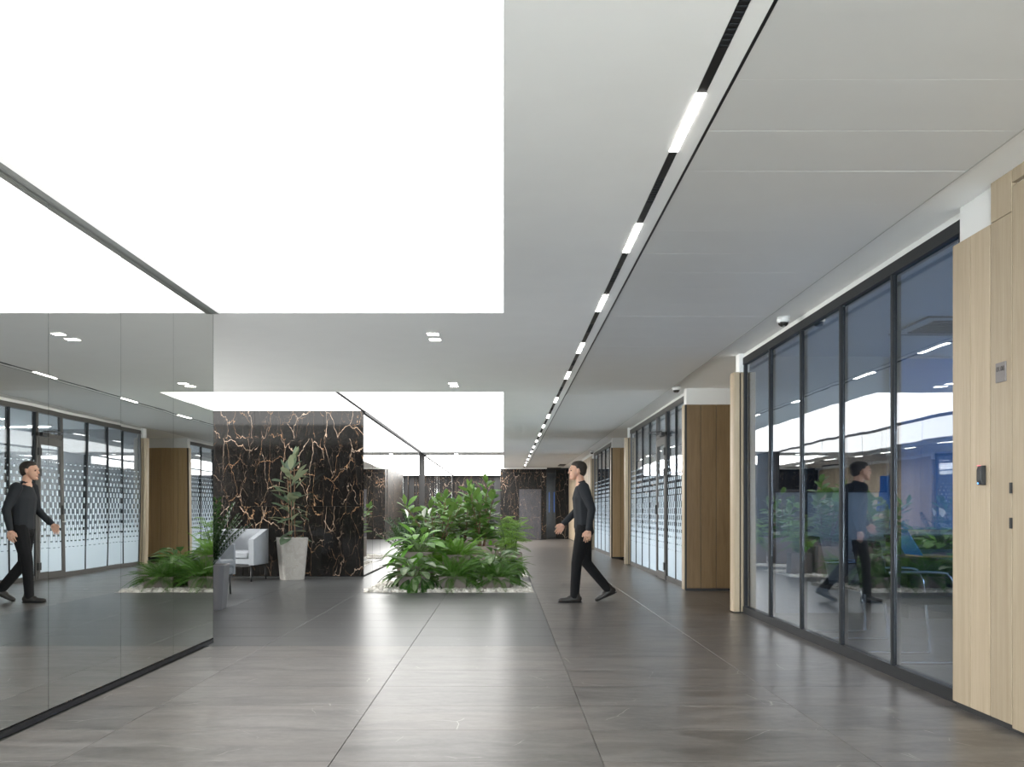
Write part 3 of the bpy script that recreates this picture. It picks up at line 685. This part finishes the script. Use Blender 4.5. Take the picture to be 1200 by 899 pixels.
# ================================================================== PLANTS
def leaf_mesh(name, L, W, mat, droop=.25, fold=.18, tipw=.0, seg=8, belly=.45):
    m = MB(); vs = []
    for i in range(seg+1):
        t = i/seg
        w_ = W*.5*(math.sin(math.pi*t**(.5/belly*.69+.3))**.8 if 0 < t < 1 else 0) + (.004 if t in (0,) else 0)
        y = L*t*(1-.12*droop*t); z = -droop*L*t*t*.6
        for sx in (-1, -.5, 0, .5, 1): vs.append((sx*w_, y, z + abs(sx)*w_*fold*2 - (.15*w_ if abs(sx) == 1 else 0)))
    fs = [(i*5+k, i*5+k+1, (i+1)*5+k+1, (i+1)*5+k) for i in range(seg) for k in range(4)]
    return m.add(vs, fs).mesh(name, MT[mat], True)
def frond_mesh(name, L, n, w_, lw, mat, arch=.5, up=0.0, taper=1):
    """a pinnate frond along +Y arching down, with pairs of leaflets"""
    m = MB(); pts = [Vector((0, L*t*(1-.15*arch*t), -arch*L*t*t*.8)) for t in [i/12 for i in range(13)]]
    m.tube(pts, [.004*(1-.7*i/12) for i in range(13)], 4)
    for i in range(n):
        t = .14 + .86*i/n; k = t*12; a = int(k); f = k-a
        p = pts[min(a,12)].lerp(pts[min(a+1,12)], f); d = (pts[min(a+1,12)] - pts[max(a,0)] if a < 12 else pts[12]-pts[11]).normalized()
        ll = w_*(math.sin(math.pi*min(1, .12+t*.9))**.6 if taper else (1-.3*t))
        for s in (-1, 1):
            side = Vector((s, 0, 0)); dr = (side*.86 + d*.5 + Vector((0,0,up - .12))).normalized()
            q = p + dr*ll; c = d.normalized()*lw*.5; mid = p + dr*ll*.5 + Vector((0,0,.012*ll/.1))
            m.add([p, mid - c, q - Vector((0,0,.12*ll)), mid + c], [(0,1,2,3)] if s > 0 else [(3,2,1,0)])
    return m.mesh(name, MT[mat], False)
LM = dict(
    ficus=[leaf_mesh('leaf', .20, .095, 'l_ficus', .15, .12), leaf_mesh('leaf', .23, .10, 'l_ficus', .35, .15)],
    ficusdark=[leaf_mesh('leaf', .23, .095, 'l_ficusdark', .12, .12), leaf_mesh('leaf', .26, .105, 'l_ficusdark', .35, .15)],
    agl=[leaf_mesh('leaf', .27, .105, 'l_agl', .55, .15), leaf_mesh('leaf', .31, .12, 'l_agl', .85, .12)],
    spath=[leaf_mesh('leaf', .26, .10, 'l_spath', .45, .15), leaf_mesh('leaf', .30, .105, 'l_spath', .75, .12)],
    fern=[frond_mesh('frond', .50, 22, .075, .0125, 'l_fern', .85), frond_mesh('frond', .42, 20, .07, .0125, 'l_fern', .5)],
    fernd=[frond_mesh('frond', .54, 22, .085, .014, 'l_fernd', .95), frond_mesh('frond', .46, 20, .08, .014, 'l_fernd', .55)],
    palm=[frond_mesh('frond', .40, 13, .10, .018, 'l_palm', .65, .1), frond_mesh('frond', .34, 12, .09, .018, 'l_palm', .35, .1)],
    zz=[frond_mesh('frond', .75, 13, .085, .042, 'l_zz', .18, .45, 0), frond_mesh('frond', .6, 11, .08, .04, 'l_zz', .28, .4, 0)],
)
def orient(p, d, roll=0.0, s=1.0):
    """matrix with local +Y along d, local +Z as upright as possible"""
    y = Vector(d).normalized(); z = Vector((0,0,1)) - y*y.z
    if z.length < 1e-3: z = Vector((1,0,0))
    z.normalize(); x = y.cross(z); R = Matrix((x, y, z)).transposed().to_4x4()
    return Matrix.Translation(p) @ R @ Matrix.Rotation(roll, 4, 'Y') @ Matrix.Diagonal((s, s, s, 1))
def put(mesh, root, M, name='leaf'):
    o = link(name, mesh, root); o.matrix_basis = M; return o
def rect_pot(r, w_, d, h, mat='pot', taper=0.0):
    a, b = w_/2, d/2; a0, b0 = a*(1-taper), b*(1-taper); t = .02
    vs = [(-a0,-b0,0),(a0,-b0,0),(a0,b0,0),(-a0,b0,0),(-a,-b,h),(a,-b,h),(a,b,h),(-a,b,h),(-a+t,-b+t,h),(a-t,-b+t,h),(a-t,b-t,h),(-a+t,b-t,h),(-a+t,-b+t,h-.05),(a-t,-b+t,h-.05),(a-t,b-t,h-.05),(-a+t,b-t,h-.05)]
    fs = [(3,2,1,0)] + [(i, (i+1)%4, (i+1)%4+4, i+4) for i in range(4)] + [(i+4, (i+1)%4+4, (i+1)%4+8, i+8) for i in range(4)] + [(i+8, (i+1)%4+8, (i+1)%4+12, i+12) for i in range(4)]
    o = MB().add(vs, fs).build('pot', MT[mat], r); bev(o, .008, 2)
    MB().add([(-a+t,-b+t,h-.04),(a-t,-b+t,h-.04),(a-t,b-t,h-.04),(-a+t,b-t,h-.04)], [(0,1,2,3)]).build('soil', MT['soil'], r)
def ficus(r, rng, h0, stems, height, per, kind='ficus', spread=.12, scale=1.0, first=.12, low=-.1, span=.6):
    for s in range(stems):
        a = 2*math.pi*(s + rng.random()*.6)/stems; lean = spread*rng.uniform(.6, 1.4)*(.3 if s == 0 else 1)
        hh = height*(1 if s == 0 else rng.uniform(.62, .95)); b = Vector((.05*math.cos(a), .05*math.sin(a), h0-.04))
        tip = Vector((math.cos(a)*lean*hh*1.6, math.sin(a)*lean*hh*1.6, h0+hh-.1))
        pts = smooth_path([b, b.lerp(tip, .35)+Vector((rng.uniform(-.02,.02), rng.uniform(-.02,.02), .0)), b.lerp(tip, .7), tip], 4)
        MB().tube(pts, [.011*(1-.55*i/len(pts)) for i in range(len(pts))], 6).build('stem', MT['stem'], r, True)
        nl = int(per*(hh/height))
        for i in range(nl):
            t = first + (1-first)*(i+.5)/nl; p = b.lerp(tip, t); az = i*2.4 + a + rng.uniform(-.3,.3)
            el = rng.uniform(low, low+span) + .65*t**3
            d = Vector((math.cos(az)*math.cos(el), math.sin(az)*math.cos(el), math.sin(el)))
            put(rng.choice(LM[kind]), r, orient(p + d*.035, d, rng.uniform(-.5,.5), scale*rng.uniform(.75, 1.12)*(1-.25*t**4)))
        for k in range(2): put(LM[kind][0], r, orient(tip, Vector((rng.uniform(-.35,.35), rng.uniform(-.35,.35), 1)), rng.uniform(-.5,.5), scale*.75))
def rosette(r, rng, h0, n, kind, petiole=(.12, .32), scale=1.0, el=(.1, 1.25), rad=.1):
    st = MB()
    for i in range(n):
        az = i*2.39996 + rng.uniform(-.25,.25); q = (i+.5)/n; e = el[0] + (el[1]-el[0])*q
        d = Vector((math.cos(az)*math.cos(e), math.sin(az)*math.cos(e), math.sin(e)))
        b = Vector((math.cos(az)*rad*(1-q), math.sin(az)*rad*(1-q), h0-.04)); L = rng.uniform(*petiole)*(.75+.5*q)
        p = b + d*L; st.tube([b, b.lerp(p, .5)+Vector((0,0,.02)), p], .0045, 4)
        e2 = e - rng.uniform(.25, .75); d2 = Vector((math.cos(az)*math.cos(e2), math.sin(az)*math.cos(e2), math.sin(e2)))
        put(rng.choice(LM[kind]), r, orient(p, d2, rng.uniform(-.35,.35), scale*rng.uniform(.8, 1.15)))
    tag(st.build('petioles', MT['gstem'], r), None, None, None, 'stuff')
def fronds(r, rng, h0, n, kind, el=(.15, 1.3), scale=1.0):
    for i in range(n):
        az = i*2.39996 + rng.uniform(-.25,.25); e = el[0] + (el[1]-el[0])*((i+.5)/n)**.9
        d = Vector((math.cos(az)*math.cos(e), math.sin(az)*math.cos(e), math.sin(e)))
        rr = rng.uniform(.02, .13) if kind != 'zz' else .05
        put(rng.choice(LM[kind]), r, orient(Vector((math.cos(az)*rr, math.sin(az)*rr, h0-.03)), d, rng.uniform(-.55,.55), scale*rng.uniform(.75, 1.15)), 'frond')
def tiers(r, rng, h0, stems, height, n, kind, scale=1.0, spread=.13):
    """several canes, each carrying fronds along its length"""
    for s in range(stems):
        a = 2*math.pi*(s+rng.random()*.5)/stems; hh = height*rng.uniform(.6, 1); b = Vector((.06*math.cos(a), .06*math.sin(a), h0-.04)); tip = b + Vector((math.cos(a)*spread, math.sin(a)*spread, hh))
        MB().tube([b, b.lerp(tip, .5), tip], [.009, .007, .004], 6).build('cane', MT['gstem'], r, True)
        for i in range(n):
            t = .2 + .8*(i+.5)/n; az = i*2.4 + rng.uniform(-.4,.4) + a; e = rng.uniform(-.1,.45) + .7*t**3
            d = Vector((math.cos(az)*math.cos(e), math.sin(az)*math.cos(e), math.sin(e)))
            put(rng.choice(LM[kind]), r, orient(b.lerp(tip, t), d, rng.uniform(-.5,.5), scale*rng.uniform(.7, 1.15)), 'frond')
def spadix(r, rng, h0, n):
    for i in range(n):
        az = rng.uniform(0, 6.28); p = Vector((math.cos(az)*.18, math.sin(az)*.18, h0 + rng.uniform(.48, .58)))
        MB().tube([(0,0,h0), p*.55 + Vector((0,0,h0*.4)), p], .004, 4).build('flower_stalk', MT['gstem'], r)
        put(petal, r, orient(p, Vector((math.cos(az)*.3, math.sin(az)*.3, 1)), rng.uniform(-1,1), 1), 'flower')
petal = leaf_mesh('flower', .13, .07, 'l_spath', .1, .5); petal.materials.clear(); petal.materials.append(MT['petal'])
GRP = 'potted plants in the pebble beds'
def plant(name, x, y, pot, label, seed, fn, rz=0.0, z=.03, group=GRP, cat='plant', mat='pot', taper=0.0):
    r = empty(name, (x, y, z), rz); rng = random.Random(seed)
    if pot: rect_pot(r, *pot, mat, taper)
    fn(r, rng); tag(r, label, cat, group); return r
B1, B2, B3, B4 = BEDS
# --- front bed
plant('potted_aglaonema', -1.24, B1+.42, (.40,.40,.17), 'broad-leaved plant drooping over the low front-left planter', 1, lambda r, g: rosette(r, g, .17, 62, 'agl', (.08,.28), 1.12, (-.15, 1.2), .14))
plant('potted_fern', -.70, B1+.40, (.38,.38,.17), 'arching fern in the middle of the front planter row', 2, lambda r, g: fronds(r, g, .17, 66, 'fernd', (.0, 1.35), 1.0))
plant('potted_fern', -.10, B1+.42, (.38,.38,.16), 'low dark fern at the right end of the front planter row', 3, lambda r, g: fronds(r, g, .16, 80, 'fernd', (.0, 1.25), .82))
plant('potted_peace_lily', -1.22, B1+1.05, (.40,.40,.48), 'bright green peace lily with white flowers on the left', 4, lambda r, g: (rosette(r, g, .48, 70, 'spath', (.1,.30), 1.05, (-.25, 1.25)), spadix(r, g, .48, 4)))
plant('potted_fern', -.68, B1+1.05, (.40,.40,.44), 'bright green fern in the second row behind the front fern', 5, lambda r, g: fronds(r, g, .44, 76, 'fern', (-.1, 1.35), 1.0))
plant('potted_aglaonema', -.14, B1+1.05, (.40,.40,.30), 'silver variegated plant in the second row on the right', 6, lambda r, g: rosette(r, g, .30, 52, 'agl', (.08,.26), 1.1, (-.2, 1.15)))
plant('potted_zz_plant', -1.42, B1+1.52, (.34,.34,.40), 'dark feathery plant at the left back of the front bed', 7, lambda r, g: fronds(r, g, .40, 24, 'zz', (.6, 1.45), .9))
plant('potted_fern', .08, B1+1.5, (.30,.30,.26), 'small fern at the right back of the front bed', 8, lambda r, g: fronds(r, g, .26, 60, 'fern', (.0, 1.3), .7))
# --- second bed
plant('potted_rubber_bush', -1.12, B2+.42, (.46,.46,.46), 'bushy rubber plant with many oval leaves behind the peace lily', 9, lambda r, g: ficus(r, g, .46, 9, .92, 22, 'ficus', .34, 1.25))
plant('potted_rubber_plant', -.37, B2+.40, (.46,.46,.48), 'tallest rubber plant rising above the middle of the bed', 10, lambda r, g: ficus(r, g, .48, 7, 1.16, 26, 'ficus', .16, 1.25))
plant('potted_palm', .12, B2+.55, (.40,.40,.36), 'light green feathery palm at the right edge of the second bed', 11, lambda r, g: tiers(r, g, .36, 7, .72, 11, 'palm', .8))
plant('potted_rubber_bush', -.75, B2+1.15, (.46,.46,.50), 'leafy rubber bush at the back of the second bed', 12, lambda r, g: ficus(r, g, .50, 8, .95, 20, 'ficus', .34, 1.25))
plant('potted_zz_plant', -1.58, B2+1.2, (.36,.36,.48), 'dark feathery plant near the far mirror in the second bed', 13, lambda r, g: fronds(r, g, .48, 24, 'zz', (.4, 1.4), .95))
# --- beds behind
plant('potted_peace_lily', -1.35, B3+.6, (.44,.44,.46), 'peace lily half hidden in the third bed', 14, lambda r, g: rosette(r, g, .46, 50, 'spath', (.1,.3), 1.1, (-.1, 1.25)))
plant('potted_rubber_plant', -.55, B3+.8, (.46,.46,.50), 'rubber plant half hidden in the third bed', 15, lambda r, g: ficus(r, g, .50, 6, 1.0, 20, 'ficus', .25, 1.2))
plant('potted_palm', .08, B3+.6, (.40,.40,.40), 'feathery palm at the right edge of the third bed', 16, lambda r, g: tiers(r, g, .40, 5, .6, 10, 'palm', .8))
plant('potted_rubber_bush', -1.2, B4+.6, (.46,.46,.46), 'rubber bush on the left in the farthest bed', 17, lambda r, g: ficus(r, g, .46, 5, .9, 18, 'ficus', .28, 1.2))
plant('potted_peace_lily', -.3, B4+.6, (.44,.44,.44), 'peace lily on the right in the farthest bed', 18, lambda r, g: rosette(r, g, .44, 34, 'spath', (.1,.3), 1.0, (-.1, 1.25)))

# --- nook: pale planter with a dark rubber plant, grey planter with a zz plant
def tall_pot(r, w_, h, taper, mat):
    """tapered planter with a rounded-square plan"""
    n = 6; prof = [(1-taper, 0), (1-taper*.97, .01), (1, h-.01), (.99, h), (.90, h), (.89, h-.06)]
    vs = []; ring = []
    for c, (cx, cy) in enumerate(((1,1),(-1,1),(-1,-1),(1,-1))):
        for k in range(n):
            t = math.pi/2*(c + k/(n-1)); ring.append((cx*.36 + .14*math.cos(t), cy*.36 + .14*math.sin(t)))
    for s, z in prof: vs += [(x*w_*s, y*w_*s, z) for x, y in ring]
    q = len(ring); fs = [(i*q+k, i*q+(k+1) % q, (i+1)*q+(k+1) % q, (i+1)*q+k) for i in range(len(prof)-1) for k in range(q)]
    fs.append(tuple(reversed(range(q)))); MB().add(vs, fs).build('pot', MT[mat], r)
    MB().add([(x*w_*.89, y*w_*.89, h-.05) for x, y in ring], [tuple(range(q))]).build('soil', MT['soil'], r)
r = empty('potted_rubber_plant', (-3.41, 15.42, 0), .42); tall_pot(r, .45, .674, .24, 'potlight'); g = random.Random(31)
ficus(r, g, .674, 3, 1.34, 17, 'ficusdark', .075, 1.45, .03, -.45, 1.15); tag(r, 'tall dark rubber plant in a pale tapered planter against the marble', 'plant')
r = empty('potted_zz_plant', (-3.33, 10.75, 0), .1); tall_pot(r, .44, .50, .17, 'potgrey'); g = random.Random(33)
fronds(r, g, .50, 34, 'zz', (.95, 1.52), 1.05); tag(r, 'dark glossy plant in a grey tapered planter at the mirror wall end', 'plant')

# ================================================================== PEBBLE BEDS
def pebbles(x0, x1, y0, y1, n, seed, label, sub):
    g = random.Random(seed); bm = bmesh.new(); bmesh.ops.create_icosphere(bm, subdivisions=sub, radius=1)
    bv = [v.co.copy() for v in bm.verts]; bf = [tuple(v.index for v in f.verts) for f in bm.faces]; bm.free(); m = MB()
    for i in range(n):
        p = Vector((g.uniform(x0+.03, x1-.03), g.uniform(y0+.03, y1-.03), g.uniform(.002, .03)))
        if i % 3 == 0: p.y = y0 + .03 + g.random()*.25
        s = g.uniform(.022, .045); M = Matrix.Translation(p) @ Euler((g.uniform(-.4,.4), g.uniform(-.4,.4), g.uniform(0,6.3))).to_matrix().to_4x4() @ Matrix.Diagonal((s, s*g.uniform(.6,.9), s*g.uniform(.45,.65), 1))
        m.add([M @ v for v in bv], bf)
    o = m.build('pebbles', MT['pebble'], None, True); tag(o, label, 'pebbles', None, 'stuff')
LB = ['white pebbles of the front plant bed', 'white pebbles of the second plant bed', 'white pebbles of the third plant bed', 'white pebbles of the farthest plant bed']
for i, b in enumerate(BEDS):
    pebbles(-1.895, .405, b+.012, b+1.79, (1900, 1500, 1100, 900)[i], 50+i, LB[i], 2 if i < 2 else 1)
    wbox('bed_base', -1.9, .41, b, b+1.8, -.012, .004, 'pebble', floor)

# ================================================================== PERSON (mid-stride, walking to the left)
def capsule(bm, p0, r0, p1, r1):
    t = bmesh.new(); pts = []
    for p, r_ in ((p0, r0), (p1, r1)):
        rr = Vector((r_,)*3) if isinstance(r_, (int, float)) else Vector(r_)
        s = bmesh.new(); bmesh.ops.create_icosphere(s, subdivisions=2, radius=1)
        for v in s.verts: pts.append(Vector(p) + Vector((v.co.x*rr.x, v.co.y*rr.y, v.co.z*rr.z)))
        s.free()
    vs = [t.verts.new(q) for q in pts]; res = bmesh.ops.convex_hull(t, input=vs)
    junk = list({e for e in res['geom_interior'] + res['geom_unused'] if isinstance(e, bmesh.types.BMVert)})
    bmesh.ops.delete(t, geom=junk, context='VERTS')
    me = bpy.data.meshes.new('t'); t.to_mesh(me); t.free(); bm.from_mesh(me); bpy.data.meshes.remove(me)
def fuse(name, caps, voxel, mat, parent, smooth=4):
    bm = bmesh.new()
    for c in caps: capsule(bm, *c)
    me = bpy.data.meshes.new(name); bm.to_mesh(me); bm.free(); t = bpy.data.objects.new('t', me); COL.objects.link(t)
    m = t.modifiers.new('r', 'REMESH'); m.mode = 'VOXEL'; m.voxel_size = voxel
    m = t.modifiers.new('s', 'SMOOTH'); m.factor = .5; m.iterations = smooth
    dg = bpy.context.evaluated_depsgraph_get(); out = bpy.data.meshes.new_from_object(t.evaluated_get(dg)); bpy.data.objects.remove(t)
    out.name = name; out.materials.clear(); out.materials.append(mat); out.polygons.foreach_set('use_smooth', [True]*len(out.polygons))
    return link(name, out, parent)
skin = Mat('skin'); skin.set((.52,.30,.21), .5, 0, .4); skin.p.inputs['Subsurface Weight'].default_value = .1; skin = skin.m
sweater = cloth_mat('charcoal_sweater', (.022,.024,.028)); trousers = cloth_mat('black_trousers', (.007,.007,.008)); shoe = plain('dark_brown_shoe', (.014,.011,.009), .5); sole = plain('black_sole', (.005,.005,.005), .7)
hairm = cloth_mat('dark_hair', (.03,.024,.02), .6, 150); eyem = plain('eye', (.03,.02,.02), .2); lip = plain('lip', (.36,.15,.12), .5)
pr = empty('person', (.95, 11.58, 0), math.pi/2)      # local +Y is forward = world -X ; local +X = world +Y (away from the camera: right side)
# joints in local (x lateral, y forward, z up)
hip = Vector((0, -.02, .90)); L = dict(hip=(-.09,-.02,.88), knee=(-.095,.07,.48), ank=(-.09,.095,.10)); R = dict(hip=(.09,-.03,.88), knee=(.09,-.06,.47), ank=(.09,-.32,.17))
chest = Vector((0, .0, 1.25)); neck = Vector((0, .015, 1.43)); head = Vector((0, .055, 1.585))
LA = dict(sh=(-.185,-.005,1.38), el=(-.225,-.10,1.12), wr=(-.215,-.06,.88)); RA = dict(sh=(.185,-.005,1.38), el=(.225,.03,1.12), wr=(.20,.21,.945))
def hand_caps(wr, fwd, side):
    """palm and five bent fingers hanging along fwd; side = +1/-1 lateral outside"""
    f = Vector(fwd).normalized(); wr = Vector(wr); th = Vector((0,1,0)) - f*f.y; th.normalize(); nrm = f.cross(th)*side
    out = [(wr, .024, wr + f*.03, .026)]
    for k in range(4):
        o = th*(.034 - .0225*k); b = wr + f*(.085-.004*abs(k-1)) + o; out.append((wr + f*.03 + o*.7, .014, b, .0125))
        ln = (.040,.046,.043,.033)[k]; a = b + f*ln*.9 + nrm*-.010; c = a + f*ln*.62 + nrm*-.022
        out += [(b, .0092, a, .0085), (a, .0085, c, .0072)]
    t0 = wr + f*.03 + th*.028; t1 = t0 + th*.026 + f*.028 + nrm*-.006; t2 = t1 + f*.032 + th*.004 + nrm*-.006
    return out + [(t0, .014, t1, .011), (t1, .011, t2, .009)]
caps = [(hip+Vector((0,0,-.02)), (.15,.10,.09), chest, (.15,.095,.12)), (chest, (.15,.095,.12), neck, (.06,.06,.05)), (neck+Vector((0,-.005,-.02)), .055, neck+Vector((0,.012,.08)), .052)]
for J in (L, R): caps += [(J['hip'], .08, J['knee'], .055), (J['knee'], .05, J['ank'], .036)]
for J in (LA, RA): caps += [(J['sh'], .05, J['el'], .038), (J['el'], .036, J['wr'], .026)]
# head: cranium, jaw, nose, brow, ears
caps += [(head+Vector((0,-.022,.035)), (.074,.092,.080), head+Vector((0,.012,.02)), (.068,.082,.082)), (head+Vector((0,.03,-.03)), (.058,.062,.06), head+Vector((0,.052,-.082)), (.036,.034,.028)),
         (head+Vector((0,.088,.012)), .010, head+Vector((0,.103,-.024)), .0125), (head+Vector((-.032,.086,.026)), .011, head+Vector((.032,.086,.026)), .011),
         (head+Vector((-.018,.086,-.058)), .009, head+Vector((.018,.086,-.058)), .009), (head+Vector((0,.082,-.095)), .016, head+Vector((0,.072,-.085)), .02)]
for s in (-1, 1): caps += [(head+Vector((s*.076,-.008,.014)), (.009,.017,.022), head+Vector((s*.074,-.002,-.022)), (.008,.011,.012))]
caps += hand_caps(LA['wr'], Vector((.0,.12,-1)), -1) + hand_caps(RA['wr'], Vector((-.05,.55,-.85)), 1)
body = fuse('body', caps, .004, skin, pr, 2)
for s in (-1, 1): fuse('eye', [(head+Vector((s*.030,.0765,.006)), .0105, head+Vector((s*.031,.0765,.006)), .0105)], .003, eyem, pr, 1)
fuse('mouth', [(head+Vector((-.018,.093,-.060)), .0055, head+Vector((.018,.093,-.060)), .0055)], .003, lip, pr, 1)
fuse('hair', [(head+Vector((0,-.036,.045)), (.081,.088,.082), head+Vector((0,-.006,.076)), (.070,.082,.050)), (head+Vector((0,-.06,.0)), (.072,.055,.06), head+Vector((0,-.06,-.03)), (.056,.042,.04)),
      (head+Vector((-.072,-.012,.03)), (.010,.022,.03), head+Vector((-.072,-.0,.045)), (.010,.022,.02)), (head+Vector((.072,-.012,.03)), (.010,.022,.03), head+Vector((.072,-.0,.045)), (.010,.022,.02))], .008, hairm, pr, 2)
sw = [(hip+Vector((0,0,.0)), (.172,.118,.06), hip+Vector((0,.0,.12)), (.165,.115,.06)), (hip+Vector((0,.0,.12)), (.165,.118,.06), chest+Vector((0,-.005,0)), (.178,.122,.12)), (chest, (.178,.12,.12), neck+Vector((0,-.015,-.05)), (.12,.085,.05)), (neck+Vector((0,-.01,-.04)), .07, neck+Vector((0,-.005,.0)), .064)]
for J in (LA, RA):
    w_ = Vector(J['wr']); e_ = Vector(J['el']); sw += [(J['sh'], (.068,.072,.07), J['el'], .050), (J['el'], .050, w_.lerp(e_, .04), .037)]
fuse('sweater', sw, .009, sweater, pr, 4)
ts = [(hip+Vector((0,0,.05)), (.165,.112,.05), hip+Vector((0,-.01,-.06)), (.165,.118,.06))]
for J in (L, R): ts += [(J['hip'], (.092,.105,.1), J['knee'], .068), (J['knee'], .067, Vector(J['ank'])+Vector((0,0,-.015)), .056)]
fuse('trousers', ts, .009, trousers, pr, 4)
def shoe_at(ank, pitch):
    r_ = empty('shoe_pivot'); bpy.data.objects.remove(r_)
    ca = [(Vector((0,-.035,.045)), (.038,.045,.045), Vector((0,.06,.045)), (.042,.05,.042)), (Vector((0,.06,.035)), (.044,.05,.034), Vector((0,.165,.028)), (.040,.045,.027)), (Vector((0,-.02,.06)), .045, Vector((0,-.005,.115)), .046)]
    so = [(Vector((0,-.045,.008)), (.040,.04,.009), Vector((0,.05,.008)), (.036,.04,.009)), (Vector((0,.05,.008)), (.040,.05,.009), Vector((0,.17,.008)), (.040,.045,.009))]
    M = Matrix.Translation(Vector(ank)) @ Matrix.Rotation(pitch, 4, 'X') @ Matrix.Translation((0, .0, -.10))
    a = fuse('shoe', ca, .006, shoe, pr, 3); a.matrix_basis = M; b = fuse('sole', so, .005, sole, a, 1); return a
shoe_at(Vector((-.09,.085,.10)), 0); shoe_at((.09,-.325,.165), -.42)
tag(pr, 'walking person in charcoal sweater, black trousers and dark shoes', 'person')
